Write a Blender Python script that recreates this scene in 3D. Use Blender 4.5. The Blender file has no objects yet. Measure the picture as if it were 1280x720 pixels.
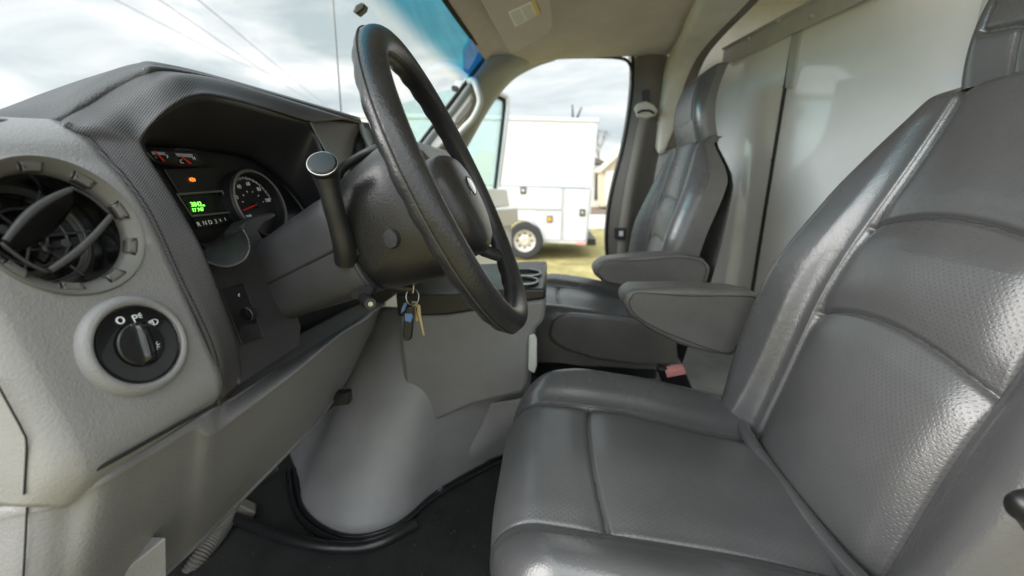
import bpy, bmesh, math, random
from mathutils import Vector as V, Matrix, Quaternion
random.seed(4)
PI=math.pi; R_=math.radians
sc=bpy.context.scene; COL=sc.collection
# ------------------------------------------------------------------ camera
CZ=1.57
psi=R_(5.52); th=R_(15.1); FPX=500.
Fv=V((-math.sin(psi)*math.cos(th),math.cos(psi)*math.cos(th),-math.sin(th)))
Rv=V((math.cos(psi),math.sin(psi),0)); Uv=Rv.cross(Fv)
CAM=V((0,0,CZ))
def ray(x,y): return Fv+Rv*((x-640)/FPX)-Uv*((y-360)/FPX)
def P(x,y,Y):                       # point of a pixel's sight line at lateral distance Y
    d=ray(x,y); return CAM+d*(Y/d.y)
def PX(x,y,X):
    d=ray(x,y); return CAM+d*(X/d.x)
def PZ(x,y,Z):
    d=ray(x,y); return CAM+d*((Z-CZ)/d.z)
def PP(x,y,O,n):                    # sight line meets the plane through O with normal n
    d=ray(x,y); return CAM+d*((O-CAM).dot(n)/d.dot(n))
cam=bpy.data.cameras.new('camera'); co=bpy.data.objects.new('camera',cam); COL.objects.link(co)
co.location=CAM; co.rotation_euler=Matrix((Rv,Uv,-Fv)).transposed().to_euler()
cam.sensor_width=36; cam.lens=36*FPX/1280; cam.clip_start=.01; cam.clip_end=3000
cam.dof.use_dof=True; cam.dof.focus_distance=.52; cam.dof.aperture_fstop=3.4
sc.camera=co
# ------------------------------------------------------------------ materials
MATS={}
def mat(name,col,rough=.5,metal=0,bump=None,var=0,spec=.5,coat=0,emit=None,estr=0,trans=None,sheen=0,rvar=0):
    m=bpy.data.materials.new(name); m.use_nodes=True; nt=m.node_tree; N=nt.nodes; L=nt.links
    b=N['Principled BSDF']; b.inputs['Base Color'].default_value=(*col,1)
    b.inputs['Roughness'].default_value=rough; b.inputs['Metallic'].default_value=metal
    b.inputs['Specular IOR Level'].default_value=spec
    b.inputs['Coat Weight'].default_value=coat
    if emit: b.inputs['Emission Color'].default_value=(*emit,1); b.inputs['Emission Strength'].default_value=estr
    tc=N.new('ShaderNodeTexCoord')
    if var or rvar:
        n=N.new('ShaderNodeTexNoise'); n.inputs['Scale'].default_value=9; n.inputs['Detail'].default_value=8; n.inputs['Roughness'].default_value=.65
        L.new(tc.outputs['Object'],n.inputs['Vector'])
        if var:
            mx=N.new('ShaderNodeMix'); mx.data_type='RGBA'
            mx.inputs['A'].default_value=(*[c*(1-var) for c in col],1); mx.inputs['B'].default_value=(*[min(1,c*(1+var)) for c in col],1)
            mr=N.new('ShaderNodeMapRange'); mr.inputs[1].default_value=.3; mr.inputs[2].default_value=.7
            L.new(n.outputs[0],mr.inputs[0]); L.new(mr.outputs[0],mx.inputs['Factor']); L.new(mx.outputs['Result'],b.inputs['Base Color'])
        if rvar:
            mr=N.new('ShaderNodeMapRange'); mr.inputs[1].default_value=.3; mr.inputs[2].default_value=.7
            mr.inputs[3].default_value=rough-rvar; mr.inputs[4].default_value=rough+rvar
            L.new(n.outputs[0],mr.inputs[0]); L.new(mr.outputs[0],b.inputs['Roughness'])
    if bump:
        kind,scale,dist=bump
        bp=N.new('ShaderNodeBump'); bp.inputs['Strength'].default_value=1; bp.inputs['Distance'].default_value=dist
        if kind=='grain':        # moulded leather grain: rounded cells
            v=N.new('ShaderNodeTexVoronoi'); v.inputs['Scale'].default_value=scale; v.feature='SMOOTH_F1'
            n2=N.new('ShaderNodeTexNoise'); n2.inputs['Scale'].default_value=scale*.45; n2.inputs['Detail'].default_value=3
            L.new(tc.outputs['Object'],n2.inputs['Vector'])
            L.new(tc.outputs['Object'],v.inputs['Vector'])
            a=N.new('ShaderNodeMath'); a.operation='SUBTRACT'; L.new(n2.outputs[0],a.inputs[0]); L.new(v.outputs['Distance'],a.inputs[1]); L.new(a.outputs[0],bp.inputs['Height'])
        elif kind=='weave':      # fine woven diamond texture
            w1=N.new('ShaderNodeTexWave'); w1.bands_direction='DIAGONAL'; w1.inputs['Scale'].default_value=scale
            mp=N.new('ShaderNodeMapping'); mp.inputs['Rotation'].default_value=(0,0,0); mp.inputs['Scale'].default_value=(1,1,-1)
            w2=N.new('ShaderNodeTexWave'); w2.bands_direction='DIAGONAL'; w2.inputs['Scale'].default_value=scale
            L.new(tc.outputs['Object'],w1.inputs['Vector']); L.new(tc.outputs['Object'],mp.inputs['Vector']); L.new(mp.outputs[0],w2.inputs['Vector'])
            a=N.new('ShaderNodeMath'); a.operation='MULTIPLY'; L.new(w1.outputs['Fac'],a.inputs[0]); L.new(w2.outputs['Fac'],a.inputs[1]); L.new(a.outputs[0],bp.inputs['Height'])
        elif kind=='noise':
            n2=N.new('ShaderNodeTexNoise'); n2.inputs['Scale'].default_value=scale; n2.inputs['Detail'].default_value=6
            L.new(tc.outputs['Object'],n2.inputs['Vector']); L.new(n2.outputs[0],bp.inputs['Height'])
        L.new(bp.outputs[0],b.inputs['Normal'])
    MATS[name]=m; return m
def leather(name,col,rough,perf):
    m=bpy.data.materials.new(name); m.use_nodes=True; nt=m.node_tree; N=nt.nodes; L=nt.links
    b=N['Principled BSDF']; b.inputs['Specular IOR Level'].default_value=.75
    tc=N.new('ShaderNodeTexCoord')
    def noise(s,d=6,src='Object'):
        n=N.new('ShaderNodeTexNoise'); n.inputs['Scale'].default_value=s; n.inputs['Detail'].default_value=d; L.new(tc.outputs[src],n.inputs['Vector']); return n
    def mth(op,a,b_=None,c=None):
        q=N.new('ShaderNodeMath'); q.operation=op
        for i,x in enumerate((a,b_,c)):
            if x is None: continue
            if isinstance(x,(int,float)): q.inputs[i].default_value=x
            else: L.new(x,q.inputs[i])
        return q.outputs[0]
    n=noise(7,7); mr=N.new('ShaderNodeMapRange'); mr.inputs[1].default_value=.3; mr.inputs[2].default_value=.7; mr.inputs[3].default_value=rough-.03; mr.inputs[4].default_value=rough+.06
    L.new(n.outputs[0],mr.inputs[0]); L.new(mr.outputs[0],b.inputs['Roughness'])
    cr=N.new('ShaderNodeMix'); cr.data_type='RGBA'; cr.inputs['A'].default_value=(*[c*.82 for c in col],1); cr.inputs['B'].default_value=(*[c*1.15 for c in col],1)
    n3=noise(4,8); mr2=N.new('ShaderNodeMapRange'); mr2.inputs[1].default_value=.35; mr2.inputs[2].default_value=.65; L.new(n3.outputs[0],mr2.inputs[0]); L.new(mr2.outputs[0],cr.inputs['Factor'])
    colout=cr.outputs['Result']
    v=N.new('ShaderNodeTexVoronoi'); v.inputs['Scale'].default_value=420; L.new(tc.outputs['Object'],v.inputs['Vector'])
    n4=noise(60,5)
    wr=noise(22,4)
    h=mth('ADD',mth('MULTIPLY',v.outputs['Distance'],-.5),mth('MULTIPLY',n4.outputs[0],1.2))
    h=mth('ADD',h,mth('MULTIPLY',wr.outputs[0],2.6))
    if perf:
        sx=N.new('ShaderNodeSeparateXYZ'); L.new(tc.outputs['UV'],sx.inputs[0])
        u=mth('MULTIPLY',sx.outputs[0],1/.0062); w=mth('MULTIPLY',sx.outputs[1],1/.0046)
        odd=mth('MULTIPLY',mth('MODULO',mth('FLOOR',w),2),.5); u=mth('ADD',u,odd)
        fu=mth('MULTIPLY',mth('SUBTRACT',mth('FRACT',u),.5),1.3); fw=mth('SUBTRACT',mth('FRACT',w),.5)
        d=mth('SQRT',mth('ADD',mth('MULTIPLY',fu,fu),mth('MULTIPLY',fw,fw)))
        mk=N.new('ShaderNodeMapRange'); mk.inputs[1].default_value=.16; mk.inputs[2].default_value=.30; mk.inputs[3].default_value=1; mk.inputs[4].default_value=0; L.new(d,mk.inputs[0])
        h=mth('SUBTRACT',h,mth('MULTIPLY',mk.outputs[0],.5))
        mc=N.new('ShaderNodeMix'); mc.data_type='RGBA'; mc.inputs['B'].default_value=(.035,.035,.033,1); L.new(mth('MULTIPLY',mk.outputs[0],.32),mc.inputs['Factor']); L.new(colout,mc.inputs['A']); colout=mc.outputs['Result']
    L.new(colout,b.inputs['Base Color'])
    bp=N.new('ShaderNodeBump'); bp.inputs['Strength'].default_value=.5; bp.inputs['Distance'].default_value=.0005; L.new(h,bp.inputs['Height']); L.new(bp.outputs[0],b.inputs['Normal'])
    MATS[name]=m; return m
def glass(name,tint,a0=.04,rough=0.0):
    m=bpy.data.materials.new(name); m.use_nodes=True; nt=m.node_tree; N=nt.nodes; L=nt.links
    N.remove(N['Principled BSDF']); o=N['Material Output']
    t=N.new('ShaderNodeBsdfTransparent'); t.inputs[0].default_value=(*tint,1)
    g=N.new('ShaderNodeBsdfGlossy'); g.inputs['Roughness'].default_value=rough; g.inputs['Color'].default_value=(1,1,1,1)
    lw=N.new('ShaderNodeLayerWeight'); lw.inputs[0].default_value=.5; pw_=N.new('ShaderNodeMath'); pw_.operation='POWER'; pw_.inputs[1].default_value=5; L.new(lw.outputs['Facing'],pw_.inputs[0]); f=N.new('ShaderNodeMath'); f.operation='MULTIPLY_ADD'; f.inputs[1].default_value=.7; f.inputs[2].default_value=a0; L.new(pw_.outputs[0],f.inputs[0])
    mx=N.new('ShaderNodeMixShader'); L.new(f.outputs[0],mx.inputs[0]); L.new(t.outputs[0],mx.inputs[1]); L.new(g.outputs[0],mx.inputs[2]); L.new(mx.outputs[0],o.inputs[0])
    MATS[name]=m; return m
M=MATS
mat('plastic_light',(.225,.223,.227),.42,bump=('grain',600,.00032),var=.06,rvar=.06)
mat('plastic_mid',(.178,.177,.181),.45,bump=('grain',420,.0004),var=.08,rvar=.06)
mat('plastic_cover',(.222,.220,.226),.5,bump=('noise',500,.0002),var=.10,rvar=.06)
mat('plastic_dark',(.028,.027,.030),.42,bump=('weave',190,.00035),var=.1,rvar=.05)
mat('plastic_plain',(.026,.025,.028),.45,bump=('noise',700,.0002),var=.15)
mat('pad_dark',(.034,.036,.038),.42,bump=('grain',380,.0006),var=.1)
mat('shroud_grey',(.030,.030,.034),.5,bump=('noise',400,.0003),var=.35,rvar=.1)
mat('black_gloss',(.008,.008,.009),.16,coat=.4)
mat('black_satin',(.012,.012,.013),.38,var=.3,rvar=.08)
mat('black_matt',(.010,.010,.010),.85)
mat('vent_grey',(.12,.117,.11),.42,bump=('noise',600,.0002),var=.1)
mat('vane_grey',(.06,.06,.062),.42,bump=('noise',600,.0003))
mat('rim_leather',(.018,.018,.020),.33,bump=('grain',520,.0003),var=.3,rvar=.08)
mat('airbag',(.017,.0165,.017),.34,bump=('grain',600,.0002),var=.2,rvar=.06)
mat('rubber',(.014,.014,.015),.3,bump=('noise',90,.0006))
mat('carpet',(.016,.0155,.016),.95,bump=('noise',420,.003),var=.5)
mat('carpet_grit',(.07,.062,.055),.9)
mat('chrome',(.75,.75,.76),.15,metal=1)
mat('steel',(.45,.44,.42),.35,metal=1,rvar=.1)
mat('brass',(.45,.38,.28),.35,metal=1)
mat('emblem',(.62,.66,.7),.18,coat=.6)
mat('white_mark',(.75,.76,.76),.5)
mat('grey_mark',(.32,.33,.36),.5)
mat('needle_red',(.85,.02,.015),.4)
mat('blue_tag',(.10,.20,.42),.4)
mat('lcd_green',(.01,.03,.01),.5,emit=(.18,1,.08),estr=1.1)
mat('lamp_orange',(.05,.01,.0),.5,emit=(1,.16,.02),estr=.9)
mat('lcd_back',(.006,.009,.006),.25)
mat('dial_face',(.008,.008,.009),.4)
mat('headliner',(.56,.51,.475),.9,bump=('noise',800,.0008),var=.08)
mat('visor',(.58,.52,.47),.85,bump=('noise',700,.0006),var=.05)
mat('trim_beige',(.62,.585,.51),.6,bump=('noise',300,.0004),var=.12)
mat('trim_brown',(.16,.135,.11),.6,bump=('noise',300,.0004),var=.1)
mat('pillar_taupe',(.13,.12,.108),.55,bump=('noise',400,.0003),var=.1)
mat('pillar_grey',(.24,.26,.26),.55,bump=('noise',400,.0003),var=.08)
mat('handle_grey',(.52,.53,.50),.45)
mat('door_beige',(.55,.53,.49),.5,bump=('noise',300,.0004))
mat('wall_paint',(.88,.87,.87),.10,bump=('noise',9,.0008),var=.03,coat=1,spec=.7)
mat('wall_metal',(.48,.48,.465),.38,bump=('noise',30,.0006),var=.1)
mat('step_grey',(.30,.305,.30),.5,bump=('noise',60,.0008),var=.2)
mat('label_paper',(.88,.86,.78),.7); mat('label_yellow',(.75,.55,.12),.6); mat('label_ink',(.50,.47,.43),.8)
mat('belt_web',(.24,.225,.20),.7,bump=('weave',260,.0004)); mat('belt_guide',(.58,.55,.50),.45)
mat('buckle_red',(.68,.28,.26),.4)
mat('truck_white',(.57,.58,.60),.3,coat=.5,bump=('noise',2,.002),var=.02)
mat('truck_line',(.16,.165,.18),.5); mat('tyre',(.03,.03,.032),.8,bump=('noise',60,.003)); mat('wheel_rim',(.62,.58,.52),.45,metal=.5)
mat('amber',(.85,.38,.02),.3)
mat('stucco',(.62,.52,.38),.85,bump=('noise',30,.01),var=.08); mat('stucco_white',(.72,.7,.66),.8); mat('roof_dark',(.10,.095,.09),.85,var=.2); mat('window_dark',(.05,.055,.06),.2)
mat('concrete',(.55,.53,.5),.9,bump=('noise',20,.01),var=.1)
mat('bark',(.16,.12,.09),.9,bump=('noise',20,.02))
leather('leather_plain',(.078,.078,.081),.25,False); leather('leather_perf',(.088,.088,.091),.32,True)
mat('leather_side',(.112,.108,.105),.42,bump=('grain',500,.0002),var=.18)
mat('seam_thread',(.035,.034,.033),.6)
glass('windshield_glass',(.95,.965,.965)); glass('door_glass',(.80,.93,.92)); glass('tint_band',(.05,.42,.56)); glass('tint_dark',(.25,.58,.85))
nt=M['tint_band'].node_tree; N=nt.nodes; L=nt.links
gm=N.new('ShaderNodeNewGeometry'); sx=N.new('ShaderNodeSeparateXYZ'); L.new(gm.outputs['Position'],sx.inputs[0]); mr=N.new('ShaderNodeMapRange'); mr.interpolation_type='SMOOTHSTEP'; mr.inputs[1].default_value=CZ+.360; mr.inputs[2].default_value=CZ+.405; L.new(sx.outputs[2],mr.inputs[0])
mc=N.new('ShaderNodeMix'); mc.data_type='RGBA'; mc.inputs['A'].default_value=(1,1,1,1); mc.inputs['B'].default_value=(.04,.40,.55,1); L.new(mr.outputs[0],mc.inputs['Factor']); L.new(mc.outputs['Result'],N['Transparent BSDF'].inputs[0]); glass('truck_glass',(.3,.35,.37))
# grass
m=mat('grass_ground',(.24,.21,.09),.95); nt=m.node_tree; N=nt.nodes; L=nt.links
tc=N.new('ShaderNodeTexCoord'); n=N.new('ShaderNodeTexNoise'); n.inputs['Scale'].default_value=1.6; n.inputs['Detail'].default_value=12; n.inputs['Roughness'].default_value=.75
L.new(tc.outputs['Object'],n.inputs['Vector']); r=N.new('ShaderNodeValToRGB'); r.color_ramp.elements[0].position=.33; r.color_ramp.elements[0].color=(.16,.14,.05,1); r.color_ramp.elements[1].position=.66; r.color_ramp.elements[1].color=(.50,.42,.20,1)
e=r.color_ramp.elements.new(.5); e.color=(.31,.265,.10,1)
L.new(n.outputs[0],r.inputs[0]); L.new(r.outputs[0],N['Principled BSDF'].inputs['Base Color'])
# ------------------------------------------------------------------ mesh builder
def cr(pts,n,closed=False):          # Catmull-Rom resample to n points
    k=len(pts)
    if k<3: return [pts[0].lerp(pts[-1],i/(n-1)) for i in range(n)]
    out=[]; segs=k if closed else k-1
    for i in range(n):
        t=i/(n if closed else n-1)*segs; s=min(int(t),segs-1); f=t-s
        g=lambda j: pts[j%k] if closed else pts[max(0,min(k-1,j))]
        a,b,c,d=g(s-1),g(s),g(s+1),g(s+2)
        if not closed:
            if s==0: a=b*2-c
            if s==segs-1: d=c*2-b
        out.append(.5*((2*b)+(c-a)*f+(2*a-5*b+4*c-d)*f*f+(-a+3*b-3*c+d)*f*f*f))
    return out
class MB:
    def __init__(s): s.v=[]; s.f=[]; s.mi=[]; s.uv={}; s.mats=[]
    def slot(s,m):
        if m is None: return 0
        if m not in s.mats: s.mats.append(m)
        return s.mats.index(m)
    def add(s,vs,fs,m=None):
        o=len(s.v); k=s.slot(m); s.v+= [V(p) for p in vs]
        for f in fs: s.f.append([i+o for i in f]); s.mi.append(k)
        return s
    def grid(s,rows,nu=None,nv=None,cu=False,cv=False,m=None):
        if nv: rows=[cr(r,nv,cv) for r in rows]
        if nu:
            cols=[cr([r[j] for r in rows],nu,cu) for j in range(len(rows[0]))]; rows=[[c[i] for c in cols] for i in range(nu)]
        a=len(rows); b=len(rows[0]); fs=[]
        for i in range(a if cu else a-1):
            for j in range(b if cv else b-1):
                fs.append([i*b+j,i*b+(j+1)%b,((i+1)%a)*b+(j+1)%b,((i+1)%a)*b+j])
        return s.add([p for r in rows for p in r],fs,m)
    def box(s,c,d,rot=None,m=None):
        c=V(c); vs=[]
        for x in (-.5,.5):
            for y in (-.5,.5):
                for z in (-.5,.5):
                    p=V((x*d[0],y*d[1],z*d[2])); p=(rot@p) if rot else p; vs.append(c+p)
        return s.add(vs,[[0,1,3,2],[4,6,7,5],[0,4,5,1],[2,3,7,6],[0,2,6,4],[1,5,7,3]],m)
    def plate(s,pts,d,m=None):       # polygon extruded by vector d
        n=len(pts); d=V(d)
        return s.add(list(pts)+[p+d for p in pts],[list(range(n)),list(range(2*n-1,n-1,-1))]+[[i,(i+1)%n,n+(i+1)%n,n+i] for i in range(n)],m)
    def tube(s,pts,r,n=12,caps=True,closed=False,m=None,up=None,flat=1.0):
        pts=[V(p) for p in pts]; k=len(pts); rr=r if isinstance(r,(list,tuple)) else [r]*k
        rows=[]; prev=None
        for i in range(k):
            if closed: t=(pts[(i+1)%k]-pts[i-1])
            else: t=(pts[min(i+1,k-1)]-pts[max(i-1,0)])
            t.normalize()
            if prev is None:
                a=V(up) if up else (V((0,0,1)) if abs(t.z)<.9 else V((1,0,0)))
            else: a=prev
            a=(a-t*a.dot(t)).normalized(); prev=a; b=t.cross(a)
            rows.append([pts[i]+(a*math.cos(q)*flat+b*math.sin(q))*rr[i] for q in [2*PI*j/n for j in range(n)]])
        fs=[]
        for i in range(k if closed else k-1):
            for j in range(n): fs.append([i*n+j,i*n+(j+1)%n,((i+1)%k)*n+(j+1)%n,((i+1)%k)*n+j])
        if caps and not closed: fs+=[list(range(n))[::-1],[(k-1)*n+j for j in range(n)]]
        return s.add([p for q in rows for p in q],fs,m)
    def lathe(s,O,ax,prof,n=64,ref=None,m=None,sq=None,sc2=(1,1)):
        ax=V(ax).normalized(); a=V(ref) if ref else (V((0,1,0)) if abs(ax.y)<.9 else V((1,0,0))); a=(a-ax*a.dot(ax)).normalized(); b=ax.cross(a); O=V(O)
        rows=[]
        for (r,h) in prof:
            row=[]
            for j in range(n):
                q=2*PI*j/n; c_,s_=math.cos(q),math.sin(q)
                if sq: k=(abs(c_)**sq+abs(s_)**sq)**(-1/sq)
                else: k=1
                row.append(O+ax*h+a*(r*k*c_*sc2[0])+b*(r*k*s_*sc2[1]))
            rows.append(row)
        fs=[]
        for i in range(len(rows)-1):
            for j in range(n): fs.append([i*n+j,i*n+(j+1)%n,(i+1)*n+(j+1)%n,(i+1)*n+j])
        if prof[0][0]>1e-6 : pass
        return s.add([p for q in rows for p in q],fs,m)
    def build(s,name,m,parent=None,smooth=True,thick=0,bevel=0,sub=0,seg=3,angle=38,off=0,weld=True):
        me=bpy.data.meshes.new(name); me.from_pydata([tuple(p) for p in s.v],[],s.f)
        mats=s.mats if s.mats else [m]
        if s.mats and None in s.mats: mats=[(m if q is None else q) for q in s.mats]
        for q in mats: me.materials.append(MATS[q])
        for i,p in enumerate(me.polygons): p.material_index=s.mi[i]
        bm=bmesh.new(); bm.from_mesh(me)
        if weld: bmesh.ops.remove_doubles(bm,verts=bm.verts,dist=1e-5)
        bmesh.ops.recalc_face_normals(bm,faces=bm.faces); bm.to_mesh(me); bm.free()
        o=bpy.data.objects.new(name,me); COL.objects.link(o)
        if smooth:
            for p in me.polygons: p.use_smooth=True
            me.set_sharp_from_angle(angle=R_(angle))
        if thick: q=o.modifiers.new('s','SOLIDIFY'); q.thickness=thick; q.offset=off
        if bevel: q=o.modifiers.new('b','BEVEL'); q.width=bevel; q.segments=seg; q.limit_method='ANGLE'; q.angle_limit=R_(35); q.harden_normals=False
        if sub: q=o.modifiers.new('u','SUBSURF'); q.levels=sub; q.render_levels=sub
        return put(o,parent)
ORG={}
def put(o,parent):
    if parent is not None:
        w=ORG[parent.name]; o.data.transform(Matrix.Translation(-w)); o.parent=parent; ORG[o.name]=w
    else:
        cs=[V(b) for b in o.bound_box]; lo=V((sum(c.x for c in cs)/8,sum(c.y for c in cs)/8,min(c.z for c in cs)))
        o.data.transform(Matrix.Translation(-lo)); o.location=lo; ORG[o.name]=lo
    return o
def tag(o,label,cat,group=None):
    o['label']=label; o['category']=cat
    if group: o['group']=group
    return o
def struct(o): o['kind']='structure'; return o
def thing(name,label,cat,loc,group=None):
    o=bpy.data.objects.new(name,None); COL.objects.link(o); o.location=loc; o.empty_display_size=.05; ORG[o.name]=V(loc)
    return tag(o,label,cat,group)
def plabel(o,l): o['label']=l; return o
def text(s,O,xd,yd,size,mat_,name,parent,ext=.0003,align='CENTER',rotq=0):
    cu=bpy.data.curves.new(name,'FONT'); cu.body=s; cu.size=size; cu.extrude=ext; cu.align_x=align; cu.align_y='CENTER'; cu.resolution_u=3
    to=bpy.data.objects.new(name,cu); COL.objects.link(to); bpy.context.view_layer.update()
    me=bpy.data.meshes.new_from_object(to.evaluated_get(bpy.context.evaluated_depsgraph_get())); bpy.data.objects.remove(to)
    xd=V(xd).normalized(); yd=V(yd).normalized(); zd=xd.cross(yd); mt=Matrix((xd,yd,zd)).transposed().to_4x4(); mt.translation=V(O); me.transform(mt)
    me.materials.clear(); me.materials.append(MATS[mat_]); me.name=name
    o=bpy.data.objects.new(name,me); COL.objects.link(o); return put(o,parent)
# ------------------------------------------------------------------ world + sun
w=bpy.data.worlds.new('World'); sc.world=w; w.use_nodes=True; nt=w.node_tree; N=nt.nodes; L=nt.links
bg=N['Background']; bg.inputs['Strength'].default_value=.1
sk=N.new('ShaderNodeTexSky'); sk.sky_type='NISHITA'; sk.sun_disc=False; sk.sun_elevation=R_(48); sk.sun_rotation=R_(200); sk.air_density=1; sk.dust_density=2
tc=N.new('ShaderNodeTexCoord'); mp=N.new('ShaderNodeMapping'); mp.inputs['Scale'].default_value=(1.0,1.6,5.5); mp.inputs['Rotation'].default_value=(0.05,.16,.5)
n=N.new('ShaderNodeTexNoise'); n.inputs['Scale'].default_value=1.9; n.inputs['Detail'].default_value=7; n.inputs['Roughness'].default_value=.55; n.inputs['Distortion'].default_value=.5
L.new(tc.outputs['Generated'],mp.inputs[0]); L.new(mp.outputs[0],n.inputs['Vector'])
r=N.new('ShaderNodeValToRGB'); r.color_ramp.elements[0].position=.36; r.color_ramp.elements[0].color=(.47,.55,.58,1); r.color_ramp.elements[1].position=.62; r.color_ramp.elements[1].color=(1.0,1.0,.98,1)
e=r.color_ramp.elements.new(.5); e.color=(.72,.765,.775,1)
L.new(n.outputs[0],r.inputs[0])
vm=N.new('ShaderNodeVectorMath'); vm.operation='SCALE'; vm.inputs['Scale'].default_value=8.5; L.new(r.outputs[0],vm.inputs[0])
sxyz=N.new('ShaderNodeSeparateXYZ'); L.new(tc.outputs['Generated'],sxyz.inputs[0]); mrw=N.new('ShaderNodeMapRange'); mrw.interpolation_type='SMOOTHSTEP'
mrw.inputs[1].default_value=.1; mrw.inputs[2].default_value=-.8; mrw.inputs[3].default_value=4.7; mrw.inputs[4].default_value=10.5; L.new(sxyz.outputs[1],mrw.inputs[0])
mrz=N.new('ShaderNodeMapRange'); mrz.interpolation_type='SMOOTHSTEP'; mrz.inputs[1].default_value=.42; mrz.inputs[2].default_value=.95; mrz.inputs[3].default_value=1; mrz.inputs[4].default_value=2.6; L.new(sxyz.outputs[2],mrz.inputs[0])
mwz=N.new('ShaderNodeMath'); mwz.operation='MULTIPLY'; L.new(mrw.outputs[0],mwz.inputs[0]); L.new(mrz.outputs[0],mwz.inputs[1]); L.new(mwz.outputs[0],vm.inputs['Scale'])
mx=N.new('ShaderNodeMix'); mx.data_type='RGBA'; mx.inputs['Factor'].default_value=.95; L.new(sk.outputs[0],mx.inputs['A']); L.new(vm.outputs[0],mx.inputs['B']); L.new(mx.outputs['Result'],bg.inputs['Color'])
sl=bpy.data.lights.new('sun','SUN'); sl.energy=1.4; sl.angle=R_(38); sl.color=(1,.975,.95); so=bpy.data.objects.new('sun',sl); COL.objects.link(so)
sd=V((-.85,-.40,.34)).normalized()      # towards the sun: from the open driver's door, slightly ahead
so.rotation_euler=sd.to_track_quat('Z','Y').to_euler(); so.location=(0,0,20)
sk.sun_elevation=math.asin(sd.z); sk.sun_rotation=math.atan2(sd.x,sd.y)
sc.view_settings.view_transform='Standard'; sc.view_settings.look='None'; sc.view_settings.gamma=1; sc.view_settings.exposure=1.4
sc.view_settings.use_curve_mapping=False
# ================================================================== DASHBOARD
def sm(a,b,x): t=max(0,min(1,(x-a)/(b-a))); return t*t*(3-2*t)
dash=thing('dashboard','grey and black dashboard with round air vent, headlamp dial and instrument cluster','dashboard',P(200,560,.36))
_a=P(186,270,.36); _b=P(264,439,.36); rk=math.atan2(_b.x-_a.x,_a.z-_b.z); nF=V((math.cos(rk),0,math.sin(rk))); uF=V((-math.sin(rk),0,math.cos(rk))); yF=V((0,1,0))
OF=P(220,343,.36)
def F(x,y,o=0): return PP(x,y,OF+nF*o,nF)
def boolcut(o,cutter):
    md=o.modifiers.new('c','BOOLEAN'); md.object=cutter; md.solver='EXACT'; md.operation='DIFFERENCE'
    bpy.context.view_layer.update()
    me=bpy.data.meshes.new_from_object(o.evaluated_get(bpy.context.evaluated_depsgraph_get())); me.name=o.name
    o.modifiers.clear(); o.data=me; bpy.data.objects.remove(cutter)
prof=[(70,152),(84,158),(100,167),(118,182),(135,203),(155,225),(186,270),(220,343),(248,405),(262,437),(271,458),(276,474),(276,490),(272,505),(262,520)]
prof=[P(x,y,.36) for x,y in prof]; prof[-2].x-=.006; prof[-1].x-=.01; prof=cr(prof[:11],44)+cr(prof[10:],16)[1:]
rows=[[] for _ in range(24)]
for i,p in enumerate(prof):
    zr=p.z-CZ; Yn=.230; tw=sm(22,0,i)
    for k in range(24):
        if k<14: Y=.36+(Yn-.36)*k/13; dx=0
        else:
            dy,dx=((-.003,-.0010),(-.006,-.0030),(-.0085,-.0062),(-.0105,-.0105),(-.0118,-.016),(-.0125,-.024),(-.013,-.04),(-.0135,-.06),(-.014,-.12),(-.015,-.28))[k-14]; Y=Yn+dy
        rows[k].append(V((p.x+dx-.02*tw*sm(.34,.2,Y),Y,p.z-.085*(.36-Y)*tw+(.012*sm(.234,.2165,Y)*sm(36,52,i)))))
ep=MB().grid(rows).build('end_panel','plastic_light',dash,thick=.004,angle=60)
plabel(ep,'light grey grained end panel of the dashboard round the air vent')
VC=F(82,284); VR=.0575
cut=MB(); cut.lathe(VC,nF,[(0,-.1),(VR*.93,-.1),(VR*.93,.06),(0,.06)],n=64); c=cut.build('cut','black_matt',None); boolcut(ep,c)
def lat(O,ax,prof,name,m,parent,**k): return MB().lathe(O,ax,prof,**k).build(name,m,parent,angle=50)
# --- air vent
ring=lat(VC,nF,[(VR*.97,-.02),(VR*.99,-.002),(VR,.0022),(VR*.975,.0042),(VR*.95,.0035),(VR*.90,.0008),(VR*.84,-.002),(VR*.80,-.0045),(VR*.785,-.009),(VR*.78,-.04),(VR*.5,-.055),(0,-.055)],'air_vent','vent_grey',dash,n=96)
plabel(ring,'round swivelling air vent with two vanes')
vb=lat(VC,nF,[(VR*.775,-.008),(VR*.77,-.045),(0,-.0455)],'barrel','black_gloss',ring,n=64)
yv=V((0,1,0))
def VL(a,b,h=0): return VC+yF*a+uF*b+nF*h
t=MB()
for k in range(9):                    # grip tabs round the ring
    a=2*PI*(k+.3)/9
    for sgn in (-1,1):
        a1=a+sgn*.10; a2=a+sgn*.17
        t.add([VL(VR*.80*math.cos(a1),VR*.80*math.sin(a1),-.004),VL(VR*.80*math.cos(a2),VR*.80*math.sin(a2),-.004),VL(VR*.92*math.cos(a2),VR*.92*math.sin(a2),.0014),VL(VR*.83*math.cos(a1),VR*.83*math.sin(a1),.001)],[[0,1,2,3],[0,3,2]])
    q=[a-.13+.026*i for i in range(11)]
    t.grid([[VL(VR*r*math.cos(x),VR*r*math.sin(x),h) for x in q] for r,h in ((.79,-.006),(.80,-.0012),(.86,.0006),(.915,.0012))])
t.build('grip_tab','vent_grey',ring,thick=.0006,angle=30)
g=MB()
for k in range(3):
    rr=VR*(.18+.24*k); g.tube([VL(rr*math.cos(a*PI/18),rr*math.sin(a*PI/18),-.036) for a in range(36)],.0011,6,closed=True)
for k in range(6):
    a=k*PI/3; 
    g.tube([VL(VR*.1*math.cos(a),VR*.1*math.sin(a),-.036),VL(VR*.76*math.cos(a),VR*.76*math.sin(a),-.036)],.0012,6)
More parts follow.
